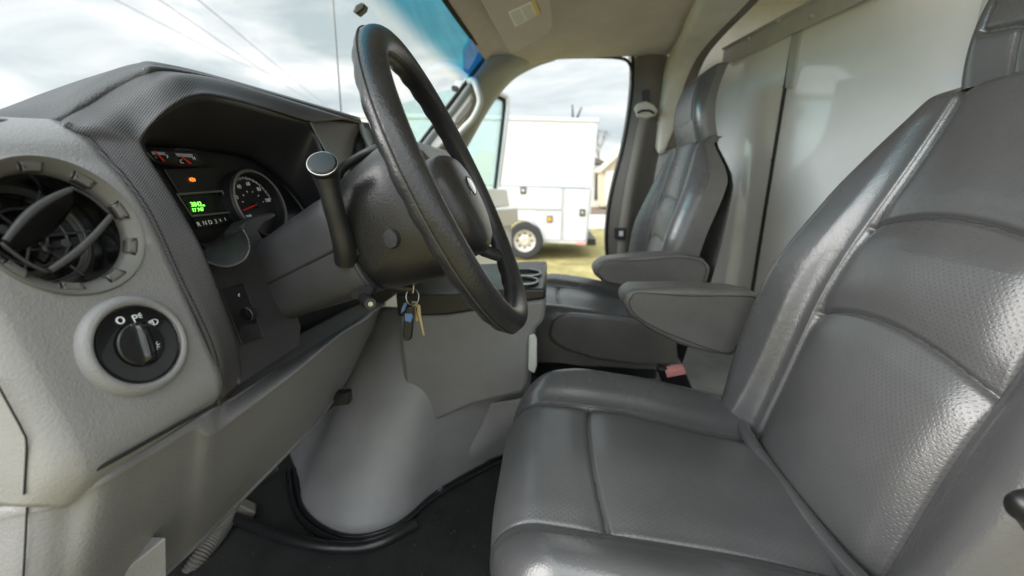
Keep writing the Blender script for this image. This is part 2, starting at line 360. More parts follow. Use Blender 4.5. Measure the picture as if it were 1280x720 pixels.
for dx_,dy_ in ((.004,-.011),(-.03,.005)):
    g.lathe(VL(dx_,dy_,-.034),nF,[(0,.022),(.0035,.022),(.0035,.012),(.0022,.01),(.0022,.004),(.004,.003),(.004,0)],n=16)
g.build('grille','vane_grey',ring)
def vfr(x,y,h): return PP(x,y,VC+nF*h,nF)
def vane(p0,p1,bow,lean,depth,lipr):
    A_=[];rows=[]
    for i in range(17):
        t_=i/16; bb=bow*math.sin(PI*t_)
        a=vfr(p0[0]+(p1[0]-p0[0])*t_-bb*.75,p0[1]+(p1[1]-p0[1])*t_-bb,.0012); A_.append(a)
        e=math.sin(PI*(.06+.88*t_))**.6
        rows.append([a+(lean*k/5-nF*depth*k/5)*e for k in range(6)])
    v=MB().grid(rows).build('vane','black_satin',ring,thick=.0022)
    MB().tube(A_,[lipr*(.75+.25*math.sin(PI*i/16)) for i in range(17)],12,up=nF,flat=.8).build('vane_lip','vane_grey',v)
vane((7,301),(88,237),7,yF*.016-uF*.016,.020,.0030); vane((63,338),(139,270),-4,yF*.004-uF*.007,.018,.0030)
for a,b,bw in (((88,234),(141,271),-5),((1,303),(63,341),5)):
    rows=[]
    for i in range(9):
        t_=i/8; x=a[0]+(b[0]-a[0])*t_; y=a[1]+(b[1]-a[1])*t_+bw*math.sin(PI*t_)
        rows.append([vfr(x,y,.001),vfr(x,y,-.016)])
    MB().grid(rows).build('vane_frame','shroud_grey',ring,thick=.0025)
# --- headlamp dial
HC=F(171,431,.002)
col=lat(HC,nF,[(.046,-.012),(.0455,-.003),(.0435,.004),(.0395,.0072),(.0365,.0068),(.0345,.004),(.034,-.004)],'dial_surround','plastic_light',dash,n=96)
hd=lat(HC,nF,[(.0345,-.004),(.0345,.0045),(.0335,.0062),(.0325,.0058),(.0325,.0048),(.0205,.0042),(.0200,.002),(0,.002)],'headlamp_dial','black_gloss',dash,n=96)
plabel(hd,'round black rotary headlamp switch with white lamp symbols')
kn=MB().lathe(HC,nF,[(.0195,.003),(.0195,.0060),(.0185,.0070),(0,.0074)],n=64)
kb=kn.build('knob','black_satin',hd)
ga=R_(-100)    # direction of the grip bar on the plane
gd=yF*math.cos(ga)+uF*math.sin(ga); gp=nF.cross(gd)
def HL(a,b,h): return HC+gd*a+gp*b+nF*h
g=MB(); rows=[]
for i in range(15):
    s_=-1+2*i/14; a=.0182*s_; wd=.0058*(1-.15*abs(s_)**2); hh=.0072+.0075*math.sqrt(max(0,1-s_**6))
    rows.append([HL(a,-wd-.001,.0070),HL(a,-wd,.0072+(hh-.0072)*.6),HL(a,-wd*.55,hh),HL(a,wd*.55,hh),HL(a,wd,.0072+(hh-.0072)*.6),HL(a,wd+.0015,.0070)])
g.grid(rows,nu=30,nv=24).build('grip','black_gloss',hd,angle=60)
def ipath(c,segs,name,parent,r=.00055,O=None,h=.0053,scale=1,ax=(None,None)):
    g=MB()
    for s_ in segs:
        closed=(s_[0]==s_[-1] and len(s_)>2); pts=s_[:-1] if closed else s_
        g.tube([c+yF*x*scale+uF*y*scale for x,y in pts],r,6,closed=closed)
    return g.build(name,'white_mark',parent)
circ=lambda r,n=20,x0=0,y0=0:[(x0+r*math.cos(2*PI*i/n),y0+r*math.sin(2*PI*i/n)) for i in range(n)]+[(x0+r*math.cos(0),y0+r*math.sin(0))]
def onh(x,y,h): return PP(x,y,HC+nF*h,nF)
ipath(onh(150.5,400.5,.0052),[circ(.0028)],'symbol',hd,r=.0006)
ipath(onh(170,398,.0052),[[(-.002,-.003),(-.002,.003)],[(-.002,.003),(.0008,.003),(.0016,.0018),(.0008,.0004),(-.002,.0004)],[(.0028,.0022),(.0052,.0032)],[(.003,.0012),(.0056,.0012)],[(.0028,.0002),(.005,-.0010)]],'symbol',hd,r=.0005)
ipath(onh(191.5,403,.0052),[[(0,-.0026),(0,.0026),(.0022,.0024),(.0042,.001),(.0042,-.001),(.0022,-.0024),(0,-.0026)]]+[[(-.001,y),(-.0038,y-.0006)] for y in (-.0022,-.0008,.0008,.0022)],'symbol',hd,r=.00045)
ipath(onh(194.5,432,.0085),[circ(.0019)]+[[(.0028*math.cos(a),.0028*math.sin(a)),(.0040*math.cos(a),.0040*math.sin(a))] for a in [i*PI/4 for i in range(8)]],'symbol',hd,r=.00045)
# --- top pad
seam=[(-95,162,.27),(-40,158,.29),(0,157,.31),(45,158,.345),(78,154,.36),(110,132,.385),(146,109,.41),(178,94,.425),(208,89,.445),(300,108,.55),(450,150,.86)]
lip=[(-100,158,.28),(-50,154,.30),(-6,152,.318),(40,152,.352),(66,146,.368),(97,124,.395),(134,102,.42),(170,89,.435),(204,87,.45),(295,107,.56),(449,150,.87)]
sil=[(-120,200,.40),(-60,170,.42),(-8,145,.45),(35,126,.47),(75,111,.485),(112,99,.49),(145,91,.485),(178,85.5,.475),(206,88,.47),(300,111,.60),(452,153,.90)]
r0=[P(*p)-nF*.003 for p in seam]; r1=[P(*p)+V((0,0,.002)) for p in lip]; r3=[P(*p) for p in sil]; r2=[a.lerp(b,.35)+V((0,0,.004)) for a,b in zip(r1,r3)]
r4=[p+V((-.006,.012,-.012)) for p in r3]; r5=[p+V((-.02,.02,-.10)) for p in r3]
rb=[p+V((-.02,.01,-.03)) for p in r0]
MB().grid([rb,r0,r1,r2,r3,r4,r5],nu=60,nv=120).build('top_pad','pad_dark',dash,thick=.003,angle=70)
# --- trim bezel (woven dark) round the cluster
st=[((272,505,.36),(302,478,.385)),((264,439,.36),(292,420,.385)),((220,343,.36),(256,323,.38)),((186,270,.36),(228,270,.38)),((155,225,.36),(205,231,.38)),((135,203,.36),(187,203,.38)),((112,178,.36),(176,183,.38)),((82,156,.354),(175,176,.382)),((112,133,.386),(179,167,.386)),((147,110,.411),(191,152,.394)),((180,94.5,.426),(213,133,.41)),((208,90,.445),(238,120,.43)),((258,98,.50),(268,119,.455)),((330,117,.60),(325,133,.54)),((452,154,.87),(387,152,.66))]
rows=[]
for i,(o,q) in enumerate(st):
    o=P(*o); q=P(*q); lift=.007 if i>6 else .003
    m1=o.lerp(q,.12)+nF*.004; m2=o.lerp(q,.45)+nF*(lift+.001)+V((0,0,.004 if i>6 else 0)); m3=o.lerp(q,.85)+nF*(.003)
    rows.append([o-nF*.012,o-nF*.001,m1,m2,m3,q,q-nF*.006+ (o-q)*.02])
MB().grid(rows,nu=110,nv=40).build('cluster_bezel','plastic_dark',dash,thick=.002,angle=70)
lipo=[P(*o)+nF*.0015 for o,q in st[:8]]+[P(96,150,.372)-V((0,0,0)),]
MB().tube(cr([p for p in lipo[:8]],70),.0032,10).build('edge_bead','plastic_dark',dash)
# lower trim plate
OL=P(270,400,.383)
def Lp(x,y,o=0): return PP(x,y,OL+nF*o,nF)
pl=[(250,322),(262,329),(284,334),(304,327),(311,318),(311,305),(302,286),(312,273),(326,268),(343,265),(346,270),(332,278),(323,288),(350,332),(377,408),(375,434),(300,482),(286,440)]
MB().plate([Lp(*p) for p in pl],-nF*.03).build('lower_bezel','plastic_dark',dash,bevel=.003,smooth=True,angle=30)
# cluster recess
OC=P(312,250,.57); 
def C_(x,y,o=0): return PP(x,y,OC+nF*o,nF)
lo=[((256,323,.38),(258,325)),((228,270,.38),(238,298)),((205,231,.38),(212,255)),((187,203,.38),(193,222)),((176,183,.38),(181,195)),((175,176,.382),(178,184)),((179,167,.386),(180,181)),((191,152,.394),(195,182)),((213,133,.41),(215,184)),((238,120,.43),(245,187)),((268,119,.455),(275,190)),((325,133,.54),(312,199)),((387,152,.66),(345,220)),((403,185,.665),(368,245)),((425,222,.66),(385,268))]
MB().grid([[P(*a)-nF*.001 for a,b in lo],[(P(*a)+C_(*b))/2+nF*.003 for a,b in lo],[C_(*b) for a,b in lo]],nu=10,nv=90).build('cluster_hood','plastic_plain',dash,thick=.002,off=0,angle=60)
# shelf under the gauges
sh=[[(250,322,.383),(262,329,.388),(284,334,.40),(304,327,.415),(312,314,.425),(311,300,.43),(303,285,.435)],[(256,310,.43),(266,312,.435),(280,312,.44),(293,307,.445),(299,300,.45),(302,292,.455),(300,282,.46)],[(244,300,.50),(255,300,.50),(270,296,.50),(285,290,.50),(300,282,.505),(310,276,.51),(318,270,.52)]]
MB().grid([[P(*p) for p in r_] for r_ in sh],nu=24,nv=40).build('shelf','plastic_dark',dash,thick=.002,angle=70)
# right hand side: centre bezel beyond the cluster
MB().grid([[P(386,150,.66),P(400,176,.665),P(428,224,.66)],[P(392,149,.70)+nF*.004,P(410,182,.70),P(436,232,.70)],[P(452,155,.88),P(446,175,.88),P(436,215,.88)]],nu=14,nv=20).build('centre_bezel','pillar_taupe',dash,thick=.003)
MB().plate([P(446,152,.88),P(462,153,.92),P(480,200,.92),P(478,260,.92),P(440,260,.88),P(432,215,.88)],V((-.05,0,0))).build('centre_panel','plastic_plain',dash,bevel=.003)
MB().tube(cr([P(450,153,.87),P(456,170,.87),P(466,192,.87),P(472,215,.87)],20),.006,8).build('trim_strip','pillar_grey',dash)
# passenger side of the dash
rows=[]
for Y in (.88,1.0,1.2,1.45,1.62,1.70):
    b=-.012*((Y-.9)/.8)**2
    rows.append([V((x+b,Y,CZ+z)) for x,z in ((-.80,.11),(-.62,.125),(-.44,.118),(-.405,.09),(-.40,.02),(-.38,-.06),(-.36,-.14),(-.40,-.19),(-.52,-.24))])
MB().grid(rows,nu=20,nv=40).build('passenger_panel','plastic_light',dash,thick=.004)
MB().box((-.62,.95,CZ-.16),(.30,1.3,.36)).build('light_block','black_matt',dash)  # unseen dark box added to stop light leaking through the dash gaps
# --- instrument cluster
cl=MB().plate([C_(x,y,-.002) for x,y in ((178,178),(250,183),(312,196),(350,219),(392,268),(360,300),(262,335),(240,320),(205,262))],-nF*.01).build('instrument_cluster','dial_face',dash)
plabel(cl,'instrument cluster with red gauge needles and green odometer display')
g=MB(); pod=[(178,186),(181,181),(248,186),(262,202),(262,207),(200,209),(192,205)]
def ringtube(g,pts,r,o=0): g.tube([C_(x,y,o) for x,y in pts],r,8,closed=True)
g.plate([C_(x,y,.012) for x,y in [(182,190),(185,185),(247,189),(257,204),(250,208),(202,205),(194,202)]],-nF*.013); g.build('gauge_pod','black_satin',cl,bevel=.0025)
g=MB().plate([C_(x,y,.0135) for x,y in [(187,189),(246,192),(254,203),(202,202),(195,199)]],-nF*.001).build('gauge_glass','black_gloss',cl)
g=MB()
for a in ([(189,189.2),(206,190.4),(207,194),(191,193.2)],[(219,191.5),(240.5,192.5),(241.5,197),(222,195.6)]): g.plate([C_(x,y,.0142) for x,y in a],-nF*.0004)
g.build('gauge_scale','grey_mark',cl)
for a,b in (((192.5,188),(204.5,201)),((225,194.5),(238,204.3))):
    p=C_(*a,.0155); q=C_(*b,.0155); MB().tube([p,p.lerp(q,.5),q],[.0007,.0012,.0019],8,flat=.6).build('needle','needle_red',cl)
text('C',C_(227,202,.0145),yF,uF,.0065,'white_mark','lettering',cl); text('H',C_(242.5,198,.0145),yF,uF,.0055,'white_mark','lettering',cl)
text('E',C_(195,197,.0145),yF,uF,.004,'grey_mark','lettering',cl); text('F',C_(209.5,196,.0145),yF,uF,.0055,'white_mark','lettering',cl)
g=MB().plate([C_(x,y,.002) for x,y in ((205,211),(272,208),(280,238),(225,243))],-nF*.003).build('warning_lamp_strip','dial_face',cl,bevel=.001)
ipw=C_(240.5,224.5,.003); g=MB(); g.tube([ipw+yF*x+uF*y for x,y in circ(.0022)[:-1]],.0005,6,closed=True); g.tube([ipw+yF*-.0033+uF*.002,ipw+yF*-.0038,ipw+yF*-.0033-uF*.002],.0005,6); g.tube([ipw+yF*.0033+uF*.002,ipw+yF*.0038,ipw+yF*.0033-uF*.002],.0005,6); g.tube([ipw+uF*.0012,ipw-uF*.001],.0005,6); g.build('warning_lamp','lamp_orange',cl)
g=MB()
fr=[(222,243),(277,239),(291,265),(240,270.5)]; 
ringtube(g,fr,.0016,.004); g.build('display_frame','vent_grey',cl)
MB().plate([C_(x,y,.001) for x,y in ((226,245),(275,241),(288,264),(241,268.5))],-nF*.001).build('display','lcd_back',cl)
text('3842',C_(245.5,255.5,.002),yF,uF,.0082,'lcd_green','display_digits',cl); text('m',C_(254.5,256.5,.002),yF,uF,.0045,'lcd_green','display_digits',cl); text('17 747',C_(247.5,262.3,.002),yF,uF,.0062,'lcd_green','display_digits',cl)
for i,(ch,x,y) in enumerate((('R',248.5,280.5),('N',256,279),('D',263,278),('3',270,277),('2',275.5,275.5),('1',281.5,274))):
    text(ch,C_(x,y,.003),yF,uF,.0078 if i<4 else .0055,'white_mark','gear_letter',cl)
MB().plate([C_(x,y,.0015) for x,y in ((241,272),(289,266),(295,277),(247,286))],-nF*.001).build('gear_strip','lcd_back',cl)
SP=C_(318,257,.004)
def S(r,a,h=0): a=R_(a); return SP+yF*r*math.cos(a)+uF*r*math.sin(a)+nF*h
MB().lathe(SP,nF,[(0,-.001),(.046,-.001),(.047,.010),(.0495,.012),(.052,.010),(.053,-.004)],n=80,ref=yF).build('speedometer_bezel','black_satin',cl)
g=MB().lathe(SP,nF,[(.0465,.0135),(.0488,.0150),(.0505,.0135)],n=80,ref=yF).build('bezel_bead','vent_grey',cl)
g=MB(); arc=[192-1.81*i*100/40 for i in range(41)]
g.grid([[S(.0395,a) for a in arc],[S(.0425,a) for a in arc]]); g.build('speed_scale','grey_mark',cl,thick=.0004)
g=MB()
for i in range(21):
    a=192-1.81*i*5; r0_=.0380 if i%2==0 else .0395
    d=.5 if i%2==0 else .3; g.add([S(r0_,a-d,.0006),S(r0_,a+d,.0006),S(.0430,a+d,.0006),S(.0430,a-d,.0006)],[[0,1,2,3]])
for i in range(7):
    a=192-1.81*i*16.6; g.add([S(.0200,a-2,.0006),S(.0200,a+2,.0006),S(.0225,a+2,.0006),S(.0225,a-2,.0006)],[[0,1,2,3]])
g.build('tick_marks','white_mark',cl,thick=.0003)
for v in (20,40,60,80,100):
    text(str(v),S(.0325,192-1.81*v,.0006),yF,uF,.0082,'white_mark','speed_numeral',cl)
text('mph',S(.024,215,.0006),yF,uF,.006,'white_mark','speed_numeral',cl)
MB().tube([S(.031,191,.003),S(0,0,.003)],[.0010,.0017],8,flat=.6).build('needle','needle_red',cl)
MB().lathe(SP,nF,[(.004,0),(.004,.005),(.003,.006),(0,.006)],n=24).build('needle_cap','black_satin',cl)
# --- dimmer plate
dp=[(276,362),(303,353),(305,354),(329,421),(328,423),(304,431),(302,430)]
dm=MB().plate([Lp(x,y,.0012) for x,y in dp],-nF*.004).build('dimmer_switch','black_gloss',dash,bevel=.0008)
plabel(dm,'narrow black panel with ribbed thumbwheel for the instrument lighting')
g=MB(); g.tube([Lp(x,y,.0014) for x,y in dp],.0007,6,closed=True); g.build('rim','shroud_grey',dm)
TW=Lp(310,392,.0005); g=MB(); prof_=[]
rows=[]
for i in range(61):
    a=2*PI*i/60; r_=.0088+(.0005 if i%3==0 else 0); rows.append([TW+yF*s_*.0042+(uF*math.cos(a)+nF*math.sin(a))*(r_*(.9 if abs(s_)==1 else 1)) for s_ in (-1,-.8,0,.8,1)])
g.grid(rows); g.build('thumbwheel','black_satin',dm,angle=20)
ipath(Lp(299,369,.0016),[[(.0014*math.cos(a),.0014*math.sin(a)+.0) for a in [i*PI/8+.6 for i in range(12)]],[(0,0),(.0012,.0018)]],'symbol',dm,r=.0003)
# --- knee panel
top=[(-60,652,.219),(0,634,.221),(35,627,.223),(62,621,.228),(92,611,.238),*[(x,y,PX(x,y,-.366).y) for x,y in ((130,590),(190,556),(240,526),(262,513))],(290,497,.402),(370,447,.53),(425,413,.66),(463,390,.81),(480,380,.97)]
cre=[(-60,664,.216),(0,645,.218),(35,638,.220),(62,632,.225),(92,621,.235),*[(x,y,PX(x,y,-.362).y) for x,y in ((130,600),(190,566),(240,536),(262,541))],(290,522,.378),(372,461,.49),(425,418,.61),(458,399,.75),(474,388,.92)]
bot=[(-120,900,.19),(-40,880,.193),(0,870,.195),(30,860,.202),(60,840,.215),(100,810,.245),(150,765,.30),(215,706,.385),(250,674,.43),(300,624,.51),(382,540,.63),(415,500,.74),(442,455,.86),(455,430,.95)]
A=[P(*p) for p in top]; B=[P(*p) for p in cre]; D=[P(*p) for p in bot]
At=[p+V((-.05,0,.005)) for p in A]; Bs=[b.lerp(d,.08) for b,d in zip(B,D)]
Mi=[b.lerp(d,.5)+V((.006,-.006,0)) for b,d in zip(B,D)]
Db=[p+V((-.06,.02,-.01)) for p in D]
MB().grid([At,A,A,B,Bs,Mi,D,D,Db],nu=70,nv=90).build('knee_panel','plastic_mid',dash,thick=.003,angle=60)
MB().tube(cr([P(-20,621,.2165),P(30,618,.2175),P(58,613,.2205),P(88,603,.2290)]+[P(x,y,PX(x,y,-.350).y) for x,y in ((130,582),(190,549),(240,521),(268,506))],60),.0016,8).build('panel_gap','black_matt',dash)
MB().tube(cr([P(34,634,.219),P(33,650,.2165),P(31,690,.211),P(28,740,.205)],20),.0007,6).build('panel_seam','black_matt',dash)
MB().tube(cr([P(-8,472,.2145),P(12,508,.2145),P(28,538,.2148),P(33,552,.2148),P(32,585,.2148),P(30,618,.2148)],30),.0007,6).build('panel_seam','black_matt',dash)
g=MB().plate([P(128,736,.27),P(208.5,671,.31),P(210,760,.31),P(150,800,.27)],V((-.02,.0,0))).build('sunlit_patch','plastic_light',dash,bevel=.002)  # paler plate standing in for a sunlit patch low on the knee panel
# ================================================================== STEERING WHEEL + COLUMN
WC=V((-.127,.55,-.014+CZ)); AX=V((.9065,.0458,.4194)).normalized()
eY=(V((0,1,0))-AX*AX.y).normalized(); eU=AX.cross(eY)
if eU.z<0: eU=-eU
def W(a,b,s): return WC+eY*a+eU*b+AX*s
sw=thing('steering_wheel','black leather steering wheel with stitched rim and airbag pad in front of the large seat','steering wheel',WC)
rows=[]; nR=240
for i in range(nR):
    a=2*PI*i/nR; c=W(.19*math.cos(a),.19*math.sin(a),0); rd=(eY*math.cos(a)+eU*math.sin(a)); row=[]
    for j in range(24):
        q=2*PI*j/24; o=math.cos(q); s_=math.sin(q)
        r_=.0174; 
        if s_<0: r_*=1-.042*(-s_)*(1+math.cos(34*a))*(1 if abs(math.sin(a))<2 else 0)
        row.append(c+rd*o*r_*.95+AX*s_*r_)
    rows.append(row)
MB().grid(rows,cu=True,cv=True).build('rim','rim_leather',sw)
g=MB()
g.tube([W((.19+.0172)*math.cos(2*PI*i/160),(.19+.0172)*math.sin(2*PI*i/160),-.003) for i in range(160)],.0009,6,closed=True)
g.tube([W((.19-.0150)*math.cos(2*PI*i/160),(.19-.0150)*math.sin(2*PI*i/160),.008) for i in range(160)],.0005,6,closed=True)
g.build('rim_stitching','seam_thread',sw)
for a,w0 in ((10,.026),(170,.026),(-42,.022),(-138,.022)):
    a=R_(a); d=V((math.cos(a),math.sin(a),0)); pts=[]; rr=[]
    for t_,s_,r_ in ((.05,-.035,w0),(.09,-.034,w0*.9),(.125,-.028,w0*.72),(.155,-.018,w0*.62),(.178,-.006,w0*.60),(.19,0,w0*.58)):
        pts.append(W(d.x*t_,d.y*t_,s_)); rr.append(r_)
    MB().tube(cr(pts,20),[x for x in [rr[min(5,int(i/19*5))]*(1-(i/19*5-int(i/19*5)))+rr[min(5,int(i/19*5)+1)]*(i/19*5-int(i/19*5)) for i in range(20)]],20,up=AX,flat=.55).build('spoke','rim_leather',sw)
# cover behind the wheel
MB().lathe(W(0,-.004,0),AX,[(.03,-.152),(.070,-.150),(.076,-.145),(.080,-.13),(.086,-.10),(.092,-.07),(.094,-.05),(.088,-.034),(.074,-.024),(.05,-.018)],n=80,ref=eY,sq=2.7,sc2=(.86,1.02)).build('back_cover','airbag',sw,angle=60)
g=MB().lathe(W(-.0745,-.022,-.085),(-eY*.94-AX*.18),[(0,.0075),(.009,.007),(.0105,.0035),(.0105,-.01)],n=32,sc2=(1,1.2)).build('screw_cap','shroud_grey',sw)
rows=[]; n_=64
for k,(r_,h) in enumerate([(1.0,-.034),(1.0,-.014),(.985,-.004),(.93,.004),(.82,.010),(.62,.014),(.35,.016),(0.01,.0165)]):
    row=[]
    for j in range(n_):
        q=2*PI*j/n_; c_,s_=math.cos(q),math.sin(q); kk=(abs(c_)**2.5+abs(s_)**2.5)**(-1/2.5)
        row.append(W(.084*r_*kk*c_,-.012+.078*r_*kk*s_*(1 if s_<0 else .80),h+.004))
    rows.append(row)
ab=MB().grid(rows,cv=True).build('airbag_pad','airbag',sw,angle=70)
pn=(AX).normalized()
g=MB().lathe(W(-.004,-.002,.0195),pn,[(.0,.0022),(.013,.0020),(.0152,.0008),(.0152,-.004)],n=48,ref=eY,sc2=(1.5,.8)).build('emblem','emblem',ab)
g=MB().lathe(W(-.004,-.002,.0195),pn,[(.0148,.0018),(.0158,.0020),(.0166,.0008),(.0166,-.004)],n=48,ref=eY,sc2=(1.5,.83)).build('emblem_ring','black_satin',ab)
ipath_=[[W(-.03+x,-.012+y,.0205) for x,y in q] for q in ([(-.003,-.002),(-.003,.002),(0,.002),(.001,0),(-.003,-.0005)],)]
g=MB(); [g.tube(q,.0005,6) for q in ipath_]; g.build('horn_mark','grey_mark',ab)
# column
scn=thing('steering_column','dusty dark grey steering column shroud with gear lever, between the dashboard and the steering wheel','steering column',W(0,0,-.25))
def cs(s_,hw,hu,hd,yo=0,n=48,e=4.6,lo_=0,hi=2*PI):
    row=[]
    for j in range(n+1):
        q=lo_+(hi-lo_)*j/n; c_,s2=math.cos(q),math.sin(q); k=(abs(c_)**e+abs(s2)**e)**(-1/e)
        row.append(W(yo+hw*k*c_,-.004+(hu if s2>0 else hd)*k*s2,s_))
    return row
S_=[(-.42,.055,.045,.050),(-.30,.060,.052,.056),(-.25,.064,.056,.060),(-.20,.068,.062,.067),(-.165,.070,.066,.071),(-.152,.069,.066,.072),(-.147,.066,.063,.069),(-.147,.03,.03,.03)]
MB().grid([cs(*s_,lo_=-.02,hi=PI+.02) for s_ in S_],nu=50).build('upper_shroud','shroud_grey',scn,thick=.003,angle=60)
MB().grid([cs(s_[0],s_[1]-.0012,s_[2],s_[3],lo_=PI+.02,hi=2*PI-.02) for s_ in S_],nu=50).build('lower_shroud','shroud_grey',scn,thick=.003,angle=60)
MB().grid([cs(s_[0],s_[1]-.006,s_[2]-.005,s_[3]-.005) for s_ in S_]).build('inner_body','black_matt',scn)
# gear lever
lv=[(433,326,.478),(430,308,.468),(424,284,.463),(418,262,.458),(413,242,.456),(409,226,.455),(406.5,213,.455)]
LP=cr([P(*p) for p in lv],30); rr=[.0142-.0026*math.sin(PI*i/29)+(.0025 if i>22 else 0)*(i-22)/7 for i in range(30)]
gl=MB().tube(LP,rr,24).build('gear_lever','black_satin',scn); plabel(gl,'black column gear lever with a round silver-rimmed end cap')
ca=(P(404.5,205,.44)-P(410,232,.456)).normalized(); cc=LP[-1]
cax=V((.22,-.72,.58)).normalized()
cc=cc+cax*.004
g=MB().lathe(cc,cax,[(.0155,-.008),(.0165,.000),(.0165,.006)],n=40).build('collar','black_satin',gl)
g=MB().lathe(cc,cax,[(.0164,.0062),(.0169,.007),(.0166,.0082),(.0158,.0084)],n=40).build('rim','steel',gl)
g=MB().lathe(cc,cax,[(.0158,.006),(.0154,.0090),(.0140,.0102),(.0,.0106)],n=40).build('button','black_satin',gl)
g=MB(); g.plate([P(x,y,.474) for x,y in ((410,300),(418,294),(446,312),(450,318),(424,331),(418,326))],V((0,.012,0))); g.build('lever_slot','black_matt',scn,bevel=.002)
g=MB()
for k in range(5): g.box(P(440-1.0*k,310+4*k,.472),(.003,.006,.004))
g.build('slot_rib','rubber',scn)
# tilt lever
g=MB().lathe(P(453,365,.480),(0,-1,0),[(0,.002),(.016,.002),(.017,-.01)],n=32,ref=(.92,0,.35),sc2=(1,.5)).build('lever_hole','black_matt',scn)
tp=cr([P(446,366,.50),P(452,371,.485),P(458,376,.462),P(463,380,.445)],14)
g=MB().tube(tp,[.0042]*5+[.0055,.0066,.0075,.0082,.0086,.0086,.0086,.0082,.007],20).build('tilt_lever','black_satin',scn)
g=MB().lathe(tp[-1],(tp[-1]-tp[-3]),[(.003,0),(.003,.0012),(0,.0013)],n=16).build('end_screw','steel',g)
# curved stalk guard above the column
g=MB().tube(cr([P(420,228,.60),P(428,211,.60),P(445,199,.60),P(472,186,.60),P(500,184,.62)],24),.007,12).build('indicator_stalk','black_satin',scn)
g=MB().lathe(P(470,206,.60),(.7,-.65,.2),[(0,.004),(.012,.003),(.0135,0),(.0135,-.01)],n=32).build('hazard_button','handle_grey',scn)
# ignition + keys
g=MB().lathe(P(512,360,.61),(.9,0,-.1),[(0,.008),(.009,.008),(.010,.005),(.010,-.03)],n=28).build('ignition_lock','black_satin',scn)
ky=thing('key_ring','keys with black fob and blue tag hanging below the steering column','keys',P(514,372,.60))
kr=P(515.5,371,.60); MB().tube([kr+V((.0105*math.cos(2*PI*i/32),.003*math.sin(2*PI*i/32),.0135*math.sin(2*PI*i/32))) for i in range(32)],.0011,8,closed=True).build('ring','steel',ky)
def kp(pts,y,d,name,m,b=.001): return MB().plate([P(x,q,y) for x,q in pts],V((0,d,0))).build(name,m,ky,bevel=b)
fb=kp([(507,384),(513,382),(516,386),(516,400),(514,424),(510,427),(505,426),(503,420),(504,402)],.592,.009,'fob','black_satin',.0025)
kp([(506,392),(514,392),(516,396),(513,403),(506,401)],.5905,.002,'blue_tag','blue_tag',.0003); kp([(505,379),(509,378),(506,388),(501,392),(502,385)],.598,.003,'blue_tag','blue_tag',.0005)
kp([(514,377),(520,377),(521,384),(519,386),(523,401),(520,402),(516,387),(514,383)],.603,.0022,'key','brass',.0004)
kp([(521,380),(525,382),(526,394),(531,419),(529,420),(523,396),(521,390)],.606,.0022,'key','brass',.0004)
MB().tube([P(516,366,.60),P(517,358,.6),P(519,352,.61)],.002,8).build('key','steel',ky)
# ================================================================== SEATS
def edge(d,half,rc):                 # arc length d from the middle -> (coordinate, drop)
    F_=half-rc
    if d<F_: return d,0
    a=(d-F_)/rc
    if a<PI/2: return F_+rc*math.sin(a), -(rc-rc*math.cos(a))
    return half, -rc-(d-F_-rc*PI/2)
def gauss(d,s): return math.exp(-(d/s)**2)
def uvgrid(rows,uvs,matf,mats,name,parent,angle=70):
    a=len(rows); b=len(rows[0]); me=bpy.data.meshes.new(name)
    fs=[(i*b+j,i*b+j+1,(i+1)*b+j+1,(i+1)*b+j) for i in range(a-1) for j in range(b-1)]
    me.from_pydata([tuple(p) for r in rows for p in r],[],fs)
    for m_ in mats: me.materials.append(MATS[m_])
    ul=me.uv_layers.new(name='UVMap'); fl=[q for r in uvs for q in r]
    data=[]
    for p in me.polygons:
        for vi in p.vertices: data.extend(fl[vi])
    ul.data.foreach_set('uv',data)
    for k,p in enumerate(me.polygons): p.material_index=matf(k//(b-1),k%(b-1)); p.use_smooth=True
    o=bpy.data.objects.new(name,me); COL.objects.link(o); return put(o,parent)
